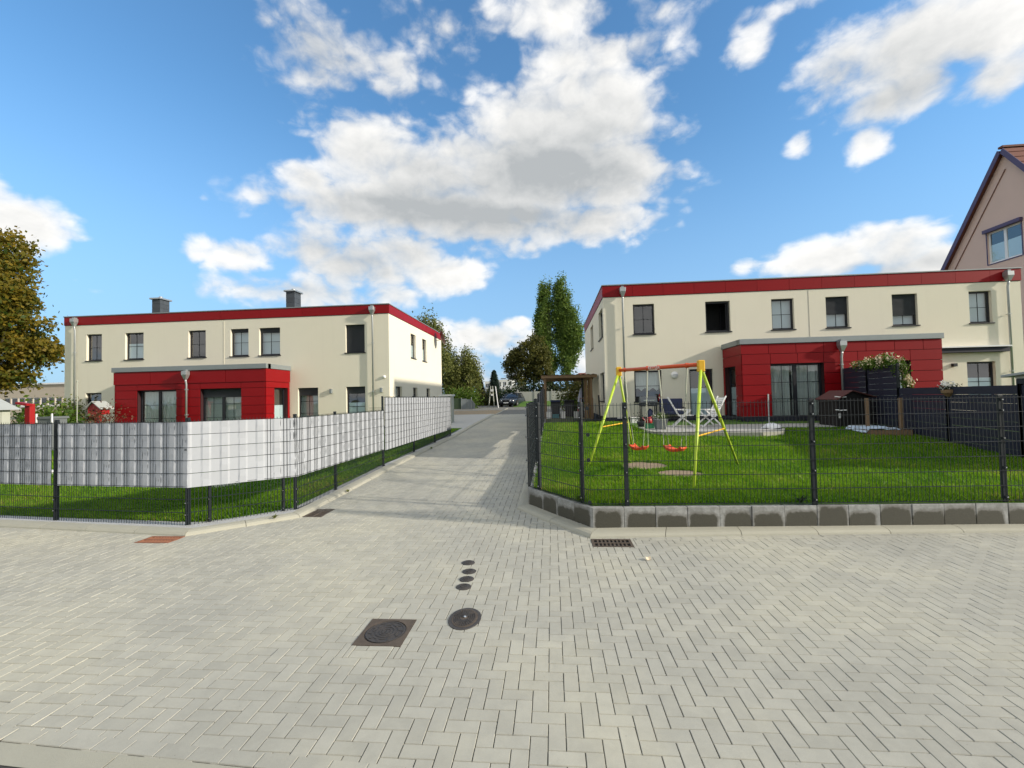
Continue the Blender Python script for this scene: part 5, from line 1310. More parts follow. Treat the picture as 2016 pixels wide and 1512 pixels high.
def small_things():
    t = thing('storage_box', 'small white plastic box on the patio at the house corner', 'box', (3.55, 19.9, .70))
    MB().box(3.40, 3.70, 19.75, 20.05, .70, .93).build('body', 'white', t, bevel=.012); MB().box(3.385, 3.715, 19.735, 20.065, .932, .965).build('lid', 'white', t, bevel=.008)
    t = thing('watering_can', 'red plastic watering can on a green crate beside the grey plant tub', 'watering can', (3.52, 16.9, .88))
    MB().lathe((3.52, 16.9, .88), [(.10, 0), (.115, .03), (.10, .17), (.06, .22)], 14).build('body', 'redp', t, smooth=True)
    MB().tube([(3.43, 16.88, .92), (3.33, 16.85, 1.02), (3.27, 16.83, 1.08)], [.03, .022, .03], 8).build('spout', 'redp', t); MB().tube([(3.60, 16.9, .94), (3.68, 16.9, 1.02), (3.62, 16.9, 1.12), (3.54, 16.9, 1.10)], .014, 6).build('handle', 'redp', t)
    t = thing('crate', 'green plastic crate under the red watering can', 'crate', (3.52, 16.9, .70))
    c = MB().box(3.37, 3.67, 16.75, 17.05, .70, .72)
    for q in ((3.37, 3.385, 16.75, 17.05), (3.655, 3.67, 16.75, 17.05), (3.385, 3.655, 16.75, 16.765), (3.385, 3.655, 17.035, 17.05)): c.box(*q, .72, .865)
    c.build('body', 'green', t); MB().box(3.36, 3.68, 16.74, 17.06, .866, .88).build('rim', 'green', t)
    t = thing('plant_pot', 'dark round pot with wiry dry stems between white box and red can', 'plant pot', (3.42, 17.9, .70))
    MB().lathe((3.42, 17.9, .70), [(.10, 0), (.15, .10), (.16, .2), (.14, .2)], 14).build('pot', 'bin', t, smooth=True); leaves('foliage', [(3.42, 17.9, .98, .16, .16, .1)], 160, .03, 'leaf_dark', t)
    # gnome on the window sill
    t = thing('garden_gnome', 'small red garden gnome standing on the ground floor window sill', 'gnome', (4.93, 21.24, 1.622))
    MB().lathe((4.93, 21.24, 1.622), [(.055, 0), (.06, .05), (.05, .13), (.03, .16)], 12).build('body', 'redp', t, smooth=True)
    MB().lathe((4.93, 21.235, 1.79), [(.01, -.03), (.04, -.01), (.045, .02), (.03, .05)], 12).build('face', 'petal', t, smooth=True); MB().lathe((4.93, 21.24, 1.825), [(.048, 0), (.03, .06), (.006, .13)], 12).build('hat', 'redp', t, smooth=True)
    MB().lathe((4.93, 21.20, 1.74), [(.006, -.04), (.028, 0), (.02, .03)], 8).build('beard', 'white', t, smooth=True)
    t = thing('ornament', 'small white ornament on the window sill left of the red gnome', 'ornament', (4.74, 21.24, 1.622))
    MB().lathe((4.74, 21.24, 1.622), [(.04, 0), (.045, .03), (.02, .06), (.03, .09), (.02, .13)], 10).build('body', 'white', t, smooth=True); MB().lathe((4.74, 21.24, 1.762), [(.012, -.012), (.026, .01), (.02, .035)], 10).build('head', 'white', t, smooth=True)
    # parasol stand
    x, y = 7.26, 15.9; t = thing('parasol_stand', 'bare metal parasol pole in a white sack-like base on the patio edge', 'parasol stand', (x, y, .70))
    MB().tube([(x, y, .72), (x, y, 1.86)], .022, 10).build('pole', 'zinc', t)
    rows = []
    for i in range(7):
        q = i / 6; rr = .27 * math.cos(q * 1.5); rows.append([(x + .08 + rr * 1.15 * (1 + .18 * math.sin(3 * a + i)) * math.cos(a), y + rr * .9 * (1 + .15 * math.sin(5 * a)) * math.sin(a), .71 + .16 * math.sin(q * 1.5) + .02 * math.sin(4 * a)) for a in [2*math.pi*k/18 for k in range(19)]])
    MB().grid(rows).build('base_cover', 'pvc', t, smooth=True)
small_things()
def play_hut():
    x0, x1, y0, y1, z = 9.75, 10.85, 16.4, 17.5, .60
    t = thing('play_hut', 'black stained wooden hut with reddish felt roof in front of the tall navy fence', 'hut', ((x0+x1)/2, (y0+y1)/2, z))
    k = 9
    for i in range(k):
        a, b = x0 + (x1-x0)*i/k, x0 + (x1-x0)*(i+1)/k; MB().box(a+.004, b-.004, y0, y0+.03, z, 1.62).build('plank', 'wood_d', t)
    for i in range(8):
        a, b = y0 + .03 + (y1-y0-.06)*i/8, y0 + .03 + (y1-y0-.06)*(i+1)/8
        for xx in (x0, x1-.03): MB().box(xx, xx+.03, a+.004, b-.004, z, 1.62).build('plank', 'wood_d', t)
    MB().box(x0, x1, y1-.03, y1, z, 1.62).build('back_wall', 'wood_d', t)
    xm = (x0+x1)/2 - .1
    for a, b, za, zb in ((x0-.06, xm, 1.60, 1.90), (xm, x1+.10, 1.90, 1.66)):
        MB().hexa([(a, y0-.12, za), (b, y0-.12, zb), (b, y1+.1, zb), (a, y1+.1, za), (a, y0-.12, za+.03), (b, y0-.12, zb+.03), (b, y1+.1, zb+.03), (a, y1+.1, za+.03)]).build('roof', 'lid', t)
    MB().poly([(x0+.03, y0+.02, 1.62), (x1-.03, y0+.02, 1.62), (xm, y0+.02, 1.92)]).build('gable', 'wood_d', t)
    for zz in (1.70, 1.25): MB().tube([(x0-.10, y0-.05, zz+.02), (x0+.05, y0-.06, zz-.005), (x0+.26, y0-.05, zz)], .022, 6).build('pale_trim', 'white', t)
    MB().box(x0+.02, x0+.08, y0-.02, y0-.003, .98, 1.14).build('sticker', 'white', t)
play_hut()
def sandbox():
    c = Vector((10.0, 14.9)); d = Vector((.22, .975)).normalized(); n = Vector((d.y, -d.x)); z = zr(14.9)
    t = thing('sandbox', 'low wooden sandbox with brown posts and a rumpled pale blue tarp by the navy fence', 'sandbox', (c.x, c.y, z))
    hl, hw = .78, .52
    q = lambda a, b, zz: (*(c + d*a + n*b), zz)
    for a0, b0, a1, b1 in ((-hl, -hw, hl, -hw), (hl, -hw, hl, hw), (hl, hw, -hl, hw), (-hl, hw, -hl, -hw)): MB().bar(q(a0, b0, z+.06), q(a1, b1, z+.06), .05, .16).build('board', 'wood', t)
    for a, b in ((.35, -.12), (-.45, .42)):
        MB().bar(q(a, b, z), q(a, b, 1.66), .085, .085, up=(1, 0, 0)).build('post', 'wood', t)
    rows = []
    for i in range(17):
        rows.append([(*(c + d*(-.80 + 1.6*i/16) + n*(-.60 + .9*j/10)), z + .17 + .05*mnoise.noise((i*.5, j*.6, 1)) + .03*mnoise.noise((i*1.3, j*1.2, 4)) - (.10 if j == 0 else 0)) for j in range(11)])
    MB().grid(rows).build('tarp', 'cover', t)
    s = thing('stone_slab', 'narrow grey concrete slab lying behind the blue tarp', 'slab', (10.25, 16.0, zr(16.0)))
    MB().box(9.85, 10.55, 15.92, 16.05, zr(16), zr(16)+.12).build('slab', 'concrete', s, bevel=.01)
sandbox()
def climber():
    P = [(10.55 + .02, 16.2, 2.76), (10.9, 16.9, 2.86), (10.8, 16.0, 2.9), (10.85, 15.5, 2.8), (10.95, 15.25, 2.5), (11.0, 15.15, 2.2)]
    t = thing('climbing_plant', 'cream flowering climber spilling over the top and end of the tall navy fence', 'plant', (11.0, 15.6, .6))
    lumps = [(11.25, 17.5, 2.84, .14, .45, .06), (11.0, 16.6, 2.80, .15, .4, .09), (10.80, 15.7, 2.84, .15, .40, .13), (10.85, 15.12, 2.62, .13, .12, .22), (10.90, 15.02, 2.33, .13, .12, .22), (10.95, 15.0, 2.08, .10, .10, .12)]
    leaves('foliage', lumps, 2200, .05, 'leaf_bright', t, spread=.07); leaves('blossom', [(a, b, c + .05, d*1.1, e*1.05, f*1.15) for a, b, c, d, e, f in lumps], 520, .055, 'petal', t, shell=.9, spread=.07)
    MB().tube([(11.15, 15.4, .6), (11.1, 15.3, 1.6), (11.0, 15.2, 2.5)], .03, 6).build('stem', 'bark', t)
    u = thing('flower_basket', 'hanging basket of white flowers on the low navy fence by the far window', 'flower basket', (10.2, 12.5, 1.7))
    MB().lathe((10.14, 12.5, 1.80), [(.05, -.10), (.15, 0), (.16, .08)], 12).build('basket', 'wood', u)
    leaves('foliage', [(10.14, 12.5, 1.92, .17, .16, .06)], 420, .03, 'leaf_dark', u, spread=.05); leaves('blossom', [(10.14, 12.5, 2.03, .13, .12, .07)], 130, .04, 'petal_w', u, spread=.04)
climber()
def metal_shed():
    x0, x1, y0, y1, z = 10.85, 13.6, 10.45, 11.55, .30
    t = thing('metal_shed', 'dark ribbed metal tool shed with a pale sloping roof beyond the navy fence', 'shed', ((x0+x1)/2, (y0+y1)/2, z))
    zt = lambda y: 2.17 + (11.8 - y) * .105
    pts = []; n = 11
    for i in range(n*2+1): pts.append((x0 - (.016 if i % 4 in (1, 2) else 0), y0 + (y1-y0)*i/(2*n)))
    MB().grid([[(px, py, z) for px, py in pts], [(px, py, zt(py) - .10) for px, py in pts]]).build('side_wall', 'shedrib', t)
    MB().poly([(x0, y0, z), (x1, y0, z), (x1, y0, zt(y0)-.05), (x0, y0, zt(y0)-.05)]).build('front_wall', 'shedwall', t)
    MB().poly([(x0, y1, z), (x1, y1, z), (x1, y1, zt(y1)-.05), (x0, y1, zt(y1)-.05)]).build('back_wall', 'shedrib', t); MB().poly([(x1, y0, z), (x1, y1, z), (x1, y1, zt(y1)-.05), (x1, y0, zt(y0)-.05)]).build('side_wall', 'shedrib', t)
    a, b = y0-.55, y1+.25
    MB().hexa([(x0-.12, a, zt(a)-.03), (x1+.1, a, zt(a)-.03), (x1+.1, b, zt(b)-.03), (x0-.12, b, zt(b)-.03), (x0-.12, a, zt(a)+.03), (x1+.1, a, zt(a)+.03), (x1+.1, b, zt(b)+.03), (x0-.12, b, zt(b)+.03)]).build('roof', 'shedroof', t, bevel=.006)
    MB().hexa([(x0-.03, y0-.02, zt(y0)-.20), (x0-.021, y0-.02, zt(y0)-.20), (x0-.021, y1, zt(y1)-.09), (x0-.03, y1, zt(y1)-.09), (x0-.03, y0-.02, zt(y0)-.032), (x0-.021, y0-.02, zt(y0)-.032), (x0-.021, y1, zt(y1)-.032), (x0-.03, y1, zt(y1)-.032)]).build('fascia', 'shedwall', t)
metal_shed()

# ------------------------------------------------------------------ carport beside the right house
def carport():
    x0, x1, y0, y1, z, zt = -.42, 2.36, 24.2, 28.6, .74, 2.90
    t = thing('carport', 'rough wooden lean-to carport with a corrugated roof beside the right house', 'carport', ((x0+x1)/2, (y0+y1)/2, z))
    for x, y in ((x0+.06, y0+.1), (x0+.06, y1-.1), (x1-.25, y0+.1), (x1-.25, y1-.1)): MB().box(x-.05, x+.05, y-.05, y+.05, z-.1, zt).build('post', 'wood', t, bevel=.006)
    for y in (y0+.1, (y0+y1)/2, y1-.1): MB().box(x0-.1, x1+.05, y-.04, y+.04, zt, zt+.14).build('beam', 'wood', t)
    n = 44; rows = []
    for s_ in (y0-.1, y1+.1): rows.append([(x0-.16 + (x1-x0+.22)*i/n, s_, zt+.19 + .022*math.sin(i*math.pi/2)) for i in range(n+1)])
    MB().grid(rows).build('roof_sheet', 'wood', t)
    MB().box(x0-.12, x1+.05, y0-.06, y0-.03, zt+.02, zt+.17).build('fascia_board', 'wood', t)
    for i, (x, m) in enumerate(((1.60, 'wood_d'), (1.74, 'wood'), (1.84, 'wood_l'), (1.95, 'wood'), (2.02, 'wood_l'), (2.14, 'wood_l'))): MB().box(x, x+.085, y0+.2+.1*i, y0+.23+.1*i, z, zt-.02).build('plank', m, t)
carport()
def wheelie_bin(label, x, y, lidm):
    t = thing('wheelie_bin', label, 'bin', (x, y, .74), 'wheelie bins under the carport')
    z = .74
    MB().hexa([(x-.22, y-.26, z+.06), (x+.22, y-.26, z+.06), (x+.22, y+.24, z+.06), (x-.22, y+.24, z+.06), (x-.28, y-.34, z+.90), (x+.28, y-.34, z+.90), (x+.28, y+.32, z+.90), (x-.28, y+.32, z+.90)]).build('body', 'bin', t, bevel=.02)
    l = MB().hexa([(x-.30, y-.36, z+.90), (x+.30, y-.36, z+.90), (x+.30, y+.34, z+.92), (x-.30, y+.34, z+.92), (x-.27, y-.33, z+.97), (x+.27, y-.33, z+.97), (x+.27, y+.32, z+1.0), (x-.27, y+.32, z+1.0)]).build('lid', lidm, t, bevel=.015)
    MB().tube([(x-.24, y+.38, z+.95), (x+.24, y+.38, z+.95)], .018, 8).build('handle', 'bin', t)
    for dx in (-.25, .25): MB().lathe((x+dx, y+.24, z+.10), [(.10, -.03), (.10, .03)], 14, 'x').build('wheel', 'tyre', t)
wheelie_bin('black wheelie bin with a dark blue lid under the carport', .20, 26.0, 'bluep'); wheelie_bin('plain black wheelie bin with a black lid beside the blue-lidded one', .98, 26.0, 'bin')
def crate(label, x, y, w, h, m):
    t = thing('crate', label, 'crate', (x, y, .74), 'plastic crates in front of the bins'); z = .74
    c = MB().box(x-w/2, x+w/2, y-.15, y+.15, z, z+.02)
    for q in ((x-w/2, x-w/2+.015, y-.15, y+.15), (x+w/2-.015, x+w/2, y-.15, y+.15), (x-w/2+.015, x+w/2-.015, y-.15, y-.135), (x-w/2+.015, x+w/2-.015, y+.135, y+.15)): c.box(*q, z+.02, z+h)
    c.build('body', m, t); MB().box(x-w/2-.01, x+w/2+.01, y-.165, y-.15, z+h-.04, z+h).build('rim', m, t)
crate('tall white crate at the left post of the carport', -.20, 25.0, .30, .36, 'white'); crate('teal plastic crate in front of the blue-lidded bin', .18, 25.1, .36, .22, mat('teal_plastic', (.06, .22, .26), .5)); crate('white crate between the two wheelie bins', .60, 25.0, .26, .36, 'white'); crate('dull white crate right of the plain black bin', 1.36, 25.0, .34, .36, 'offwhite')
def carport_bits():
    t = thing('folded_parasol', 'pale blue and white folded parasol cloth hanging under the carport', 'parasol', (1.66, 25.7, .74))
    MB().tube([(1.66, 25.7, .74), (1.68, 25.7, 2.40)], .02, 8).build('pole', 'zinc', t)
    rows = []
    for i in range(8):
        z = 2.36 - .75*i/7; r = .04 + .11*(i/7)**.7; rows.append([(1.66 - .03*i/7 + r*(1+.3*math.sin(5*a))*math.cos(a), 25.7 + r*(1+.3*math.sin(5*a))*math.sin(a), z) for a in [2*math.pi*k/20 for k in range(21)]])
    MB().grid(rows).build('canopy', 'lavender', t)
    t = thing('gas_bottle', 'red metal gas bottle at the foot of the planks under the carport', 'gas bottle', (1.55, 25.2, .74))
    MB().lathe((1.55, 25.2, 1.1), [(.12, -.36), (.14, -.3), (.14, .25), (.08, .36)], 14).build('body', 'redp', t, smooth=True); MB().lathe((1.55, 25.2, 1.46), [(.06, 0), (.06, .08)], 10).build('collar', 'redp', t)
    t = thing('metal_gate', 'thin brown metal frame leaning at the side of the carport', 'gate', (1.85, 23.6, .74))
    for a, b in (((1.45, .76), (1.45, 1.82)), ((2.12, .76), (2.12, 1.82)), ((1.45, 1.82), (2.12, 1.82)), ((1.45, .80), (2.12, .80))): MB().bar((a[0], 23.6, a[1]), (b[0], 23.6, b[1]), .03, .03).build('frame_bar', 'wood', t)
    t = thing('metal_post', 'slim dark post at the corner of the right house', 'post', (2.32, 22.3, .74)); MB().bar((2.32, 22.3, .70), (2.28, 22.3, 1.95), .07, .07).build('shaft', 'frame', t); MB().box(2.235, 2.325, 22.255, 22.345, 1.95, 1.97).build('cap', 'frame', t)
carport_bits()

# ------------------------------------------------------------------ left garden
def left_bits():
    t = thing('birdhouse', 'red wooden birdhouse with a grey pitched roof on a red post near the left house', 'birdhouse', (-22.05, 20.2, .4))
    MB().box(-22.16, -21.98, 20.12, 20.28, .35, 1.55).build('post', 'redp', t)
    MB().box(-22.36, -21.74, 19.95, 20.45, 1.55, 1.88).build('body', 'redp', t); MB().poly([(-22.36, 19.95, 1.88), (-21.74, 19.95, 1.88), (-22.05, 19.95, 2.14)]).build('gable', 'redp', t)
    for s in (-1, 1): MB().hexa([(-22.05, 19.85, 2.16), (-22.05 + s*.45, 19.85, 1.80), (-22.05 + s*.45, 20.55, 1.80), (-22.05, 20.55, 2.16), (-22.05, 19.85, 2.20), (-22.05 + s*.45, 19.85, 1.84), (-22.05 + s*.45, 20.55, 1.84), (-22.05, 20.55, 2.20)]).build('roof', 'shedroof', t)
    MB().lathe((-22.05, 19.945, 1.74), [(.05, -.004), (.05, .004)], 12, 'y').build('entrance_hole', 'black', t)
    t = thing('playhouse', 'small pale shed with a grey pitched roof at the left edge behind the fence', 'shed', (-21.7, 15.0, .2))
    MB().box(-23.3, -20.35, 14.7, 15.3, .2, 1.87).build('wall', 'shedwall', t)
    for k in range(9): MB().box(-23.3 + .328*k + .01, -23.3 + .328*k + .318, 14.675, 14.697, .2, 1.86).build('plank', 'shedwall', t)
    for k in range(2): MB().box(-20.347, -20.325, 14.7 + .3*k + .01, 14.7 + .3*k + .29, .2, 1.86).build('plank', 'shedwall', t)
    MB().hexa([(-23.5, 14.5, 1.88), (-20.12, 14.5, 1.88), (-20.12, 15.5, 1.88), (-23.5, 15.5, 1.88), (-22.3, 14.95, 3.0), (-21.9, 14.95, 3.0), (-21.9, 15.05, 3.0), (-22.3, 15.05, 3.0)]).build('roof', 'shedroof', t)
    t = thing('play_tower', 'red post with a slanting top standing beside the pale shed roof', 'post', (-20.75, 16.4, .2)); MB().box(-21.05, -20.80, 16.3, 16.5, .2, 2.10).build('shaft', 'redp', t, bevel=.02); MB().bar((-21.25, 16.25, 2.14), (-20.75, 16.25, 2.06), .22, .08).build('top', 'redp', t)
    t = thing('storage_chest', 'dark grey storage chest with pale handles seen over the fence on the left', 'storage chest', (-19.45, 16.0, .28))
    MB().box(-19.74, -19.16, 15.75, 16.3, .28, 1.5).build('body', 'greyp', t); MB().box(-19.78, -19.12, 15.71, 16.34, 1.5, 1.58).build('lid', 'greyp', t)
    for x in (-19.78, -19.12): MB().box(x-.02, x+.02, 15.7, 15.74, 1.35, 1.70).build('handle', 'pvc', t)
    t = thing('garden_lamp', 'thin pale lamp pole standing left of the cream house', 'lamp post', (-19.4, 16.8, .3)); MB().tube([(-19.42, 16.9, .3), (-19.42, 16.9, 2.95)], .015, 8).build('pole', 'shedwall', t); MB().lathe((-19.42, 16.9, 2.95), [(.02, 0), (.035, .02), (.03, .06)], 10).build('head', 'shedwall', t)
    for lb, x, y, r in (('round white stepping stone just behind the left fence corner', -7.35, 9.55, .33), ('pale stepping stone at the far left edge of the lawn', -13.4, 10.9, .30)):
        s = thing('stepping_stone', lb, 'stepping stone', (x, y, zl(y)), 'stepping stones on the left lawn')
        pts = [(x + r*(1+.06*math.sin(3*a))*math.cos(a), y + r*.9*math.sin(a)) for a in [2*math.pi*k/20 for k in range(20)]]
        MB().prism(pts, zl(y)-.02, zl(y)+.085).build('stone', 'petal_w', s, bevel=.01)
    t = thing('maple_shrub', 'thin red-leaved shrub beside the birdhouse', 'shrub', (-21.0, 19.6, .4))
    for k in range(7):
        a = 2*math.pi*k/7; MB().tube([(-21.0, 19.6, .4), (-21.0 + .2*math.cos(a), 19.6 + .2*math.sin(a), 1.1), (-21.0 + .5*math.cos(a), 19.6 + .4*math.sin(a), 1.5 + .1*(k % 3))], [.02, .014, .005], 5).build('branch', 'bark', t)
    leaves('foliage', [(-21.2, 19.6, 1.35, .55, .45, .22), (-20.7, 19.6, 1.6, .4, .4, .12)], 420, .075, 'leaf_red', t)
left_bits()

# ------------------------------------------------------------------ trees and what stands beyond the houses
def tree(name, label, base, h, lumps, n, size, m, trunk_r, group=None, bark='bark', lean=(0, 0), trunks=None, limb_n=9, **kw):
    t = thing(name, label, 'tree' if 'tree' in name or name in ('poplar', 'birch', 'beech', 'spruce') else 'shrub', base, group)
    b = Vector(base)
    for (dx, dy, rr, hh) in (trunks or [(0, 0, trunk_r, h)]):
        p = [b + Vector((dx, dy, -.2))]; k = 6
        for i in range(1, k + 1): p.append(b + Vector((dx + lean[0]*i/k + rng.normal(0, rr*.3), dy + lean[1]*i/k + rng.normal(0, rr*.3), hh*i/k)))
        tr = MB().tube(p, [rr*(1.15 - .95*i/k) for i in range(k + 1)], 9).build('trunk', bark, t, smooth=True)
        for q in range(limb_n):
            L_ = lumps[rng.integers(len(lumps))]; e = Vector((L_[0] + rng.normal(0, L_[3]*.45), L_[1] + rng.normal(0, L_[4]*.45), L_[2] + rng.normal(0, L_[5]*.45)))
            i = max(1, min(k - 1, int(k * max(.15, min(.9, (e.z - b.z - .25*h) / h))))); s = p[i]
            MB().tube([s, s.lerp(e, .5) + Vector((0, 0, .04*h)), e], [rr*.38, rr*.22, rr*.06], 5).build('limb', bark, tr)
    leaves('crown', lumps, n, size, m, t, **kw)
    return t
def fl(y, lumps, dy=None): return [(x, y + (rng.uniform(-.6, .6) * (dy or rx)), z, rx, dy or rx, rz) for x, z, rx, rz in lumps]
# big autumn tree at the left edge
tree('linden_tree', 'large yellowing autumn tree at the left edge of the picture', (-45.8, 33, .8), 14,
     fl(33, [(-46.3, 15.2, 1.9, 1.8), (-48.3, 13.2, 2.6, 2.4), (-44.4, 12.9, 1.3, 1.0), (-45.4, 10.9, 2.0, 1.4), (-42.9, 10.9, 1.2, 1.0), (-48.0, 8.6, 2.6, 2.4), (-44.6, 8.2, 2.0, 1.2), (-41.9, 8.9, 1.3, .5), (-43.2, 6.5, 1.7, 1.1), (-41.5, 6.6, 1.2, .8), (-45.5, 4.8, 1.9, 1.3), (-43.2, 4.6, 1.4, .8), (-48.0, 5.0, 2.3, 1.9)], 2.2),
     30000, .23, 'leaf_autumn', .42, limb_n=16, spread=.36, shell=.5, clump=900)
tree('poplar', 'slimmer darker poplar, the left one of the tall pair beyond the carport', (.1, 60, 1.0), 16,
     fl(60, [(-0.95, 16.20, 0.40, 1.10), (-0.30, 16.10, 0.34, 1.10), (-1.00, 14.30, 0.59, 1.40), (-0.30, 14.20, 0.46, 1.40), (-1.20, 12.20, 0.73, 1.40), (-0.35, 12.00, 0.53, 1.50), (-1.35, 10.20, 0.79, 1.30), (-0.40, 10.00, 0.53, 1.50), (-1.60, 8.60, 0.66, 0.90), (-0.70, 8.20, 0.73, 1.20), (-0.15, 7.20, 0.53, 1.00), (-1.00, 6.90, 0.59, 0.70), (-0.10, 5.70, 0.59, 0.80), (0.40, 6.40, 0.40, 0.60)], .6),
     21000, .18, 'leaf_poplar', .20, 'tall poplars beyond the carport', lean=(-.7, 0), limb_n=14, spread=.22, wind=.28, aspect=1.3, shell=.3, clump=420)
tree('poplar', 'broader greener poplar, the right one of the tall pair beyond the carport', (2.05, 60.5, 1.0), 16.5,
     fl(60.5, [(1.00, 16.70, 0.40, 1.20), (1.55, 16.30, 0.50, 1.40), (1.05, 14.80, 0.66, 1.50), (1.90, 14.40, 0.73, 1.60), (1.10, 12.60, 0.73, 1.50), (2.10, 12.40, 0.92, 1.60), (2.95, 12.40, 0.59, 1.30), (1.30, 10.60, 0.79, 1.50), (2.50, 10.40, 1.06, 1.60), (3.50, 10.60, 0.79, 1.40), (1.70, 8.80, 0.86, 1.30), (2.80, 8.60, 1.06, 1.30), (3.70, 8.90, 0.66, 1.00), (1.90, 7.10, 0.79, 1.00), (2.60, 6.90, 0.86, 1.00), (2.10, 5.60, 0.59, 0.90)], .8),
     30000, .18, 'leaf_poplar', .22, 'tall poplars beyond the carport', lean=(.2, 0), limb_n=14, spread=.24, wind=.32, aspect=1.3, shell=.35, clump=620)
tree('beech', 'broad dark brownish-green tree left of the two tall poplars', (-2.6, 55, 1.0), 7,
     fl(55, [(-1.9, 8.6, 1.0, 1.0), (-2.6, 7.5, 1.5, 1.2), (-4.3, 6.9, 1.1, .9), (-1.2, 7.0, 1.2, 1.2), (-5.2, 5.9, .75, .7), (-3.3, 5.8, 1.6, 1.0), (-1.0, 5.4, 1.1, 1.2), (-4.4, 4.9, 1.0, .8), (-2.2, 4.4, 1.2, .8), (-3.7, 3.9, .8, .5), (-.3, 4.2, .7, .8)], 1.3),
     16000, .17, 'leaf_beech', .2, trunks=[(-.6, 0, .14, 6.5), (.4, .5, .15, 7), (1.1, 0, .12, 6), (1.9, .5, .13, 6.0)], limb_n=6, spread=.20, shell=.4, clump=420)
tree('birch', 'taller pale birch whose crown rises above the rear corner of the left house', (-13.0, 46, .9), 8.8,
     fl(46, [(-12.9, 9.6, 1.0, .9), (-13.6, 9.2, .8, .7), (-12.0, 9.1, .9, .8), (-12.3, 8.0, 1.3, 1.1), (-11.2, 7.7, .9, 1.0), (-11.4, 6.2, 1.2, 1.2), (-12.4, 6.4, 1.1, 1.1)], 1.0), 9000, .15, 'leaf_birch', .14, 'birches behind the left house', 'bark_w', limb_n=9, droop=.9, spread=.30, shell=.3)
tree('birch', 'pale weeping birch just right of the left house, behind the bright green bush', (-11.0, 50, .95), 6.4,
     fl(50, [(-11.3, 6.4, .9, .8), (-10.8, 5.3, 1.0, 1.1), (-11.7, 4.6, .9, 1.2), (-10.9, 3.3, 1.1, .9)], .9), 8500, .15, 'leaf_birch', .13, 'birches behind the left house', 'bark_w', droop=1.1, spread=.30, shell=.3)
tree('birch', 'yellow-green weeping birch standing free, nearest the gap with the white flats', (-9.6, 50, .95), 6.6,
     fl(50.4, [(-9.4, 6.5, .6, .8), (-9.1, 5.5, 1.0, .9), (-8.6, 4.9, .8, .8), (-9.6, 4.2, 1.0, 1.2), (-8.4, 4.0, .5, .6), (-9.5, 2.8, .9, .9)], .8), 9500, .15, 'leaf_birch', .13, 'birches behind the left house', 'bark_w', droop=1.1, spread=.30, shell=.3)
def conifer(label, base, h, r, m, n, size):
    t = thing('spruce', label, 'tree', base, 'conifers behind the car'); b = Vector(base)
    MB().tube([b, b + Vector((0, 0, h))], [.14, .015], 7).build('trunk', 'bark', t)
    V = []; k = 0
    zz = h * rng.random(n) ** 1.35; tier = (zz / (h / 13)); rr = r * (1 - zz / h) ** .8 * (.6 + .4 * ((1 - tier % 1))); a = rng.uniform(0, 2*np.pi, n); q = rr * rng.random(n) ** .35
    P = np.stack([b.x + q*np.cos(a), b.y + q*np.sin(a), b.z + zz - q*.25 + .1], 1)
    o = np.stack([np.cos(a), np.sin(a), -.25 + 0*a], 1) * size*1.4; s = np.stack([-np.sin(a), np.cos(a), rng.normal(0, .3, n)], 1) * size*.4
    V = np.stack([P - o*.5, P + s, P + o, P - s], 1).reshape(-1, 3)
    np_mesh('crown', V, np.arange(n*4).reshape(-1, 4), m, t, None, np.repeat(np.clip(.4 + rng.normal(0, .25, n), 0, 1), 4))
conifer('narrow blue-green spruce in front of the white flats', (-7.65, 60, 1.0), 4.6, 1.5, 'needle', 5200, .22)
conifer('brownish conifer left of the blue-green spruce', (-9.85, 62, 1.0), 3.6, 1.35, 'needle_brown', 4000, .22)
def bush(name, label, lumps, n, size, m, group=None, **kw):
    t = thing(name, label, 'bush' if name != 'hedge' else 'hedge', (lumps[0][0], lumps[0][1], lumps[0][2] - lumps[0][5]), group)
    for k in range(min(5, len(lumps) + 2)):
        L_ = lumps[k % len(lumps)]; MB().tube([(L_[0], L_[1], L_[2] - L_[5]), (L_[0] + rng.normal(0, .1), L_[1], L_[2])], [.04, .015], 5).build('stem', 'bark', t)
    leaves('foliage', lumps, n, size, m, t, **kw)
bush('bush', 'bright yellow-green bush beyond the far end of the left fence', [(-8.9, 44, 1.9, .9, .7, .95), (-8.0, 44, 1.75, .65, .6, .85), (-9.8, 44.2, 1.8, .8, .7, .9)], 3600, .12, 'leaf_bright')
bush('bush', 'dark undergrowth under the brown conifer', [(-9.6, 58, 1.7, 1.4, .8, .75), (-8.2, 58, 1.6, 1.2, .8, .7)], 2200, .16, 'leaf_beech')
bush('bush', 'dark green bushes behind the leaning white pole', [(-6.6, 57, 1.75, 1.3, .8, .8), (-5.2, 57, 1.7, 1.2, .8, .75)], 2200, .16, 'leaf_dark')
bush('hedge', 'long dark green hedge along the top of the concrete panel wall', [(-4.6 + 1.1*k, 52.2, 2.35 + .06*k, .95, .7, .62) for k in range(10)], 7000, .15, 'leaf_dark')
bush('bush', 'rounded dark olive bush seen through the carport', [(1.75, 31, 1.9, .85, .8, 1.05), (1.3, 31, 1.6, .6, .6, .8)], 2600, .11, 'leaf_beech')
bush('bush', 'green bush left of the cream house behind the storage chest', [(-21.9, 17.6, 1.45, .85, .7, .42), (-21.0, 17.4, 1.35, .6, .6, .35)], 1500, .10, 'leaf_bright')
bush('bush', 'greyish feathery shrub at the foot of the beige building', [(-25.6, 21.5, 1.6, .5, .5, .6), (-26.4, 22.5, 1.6, .8, .6, .5)], 900, .10, 'leaf_birch')
bush('bush', 'green ivy-like plants between the bins and the planks', [(.62, 26.4, 1.55, .18, .2, .22), (1.3, 26.3, 1.4, .3, .25, .3)], 500, .07, 'leaf_bright')
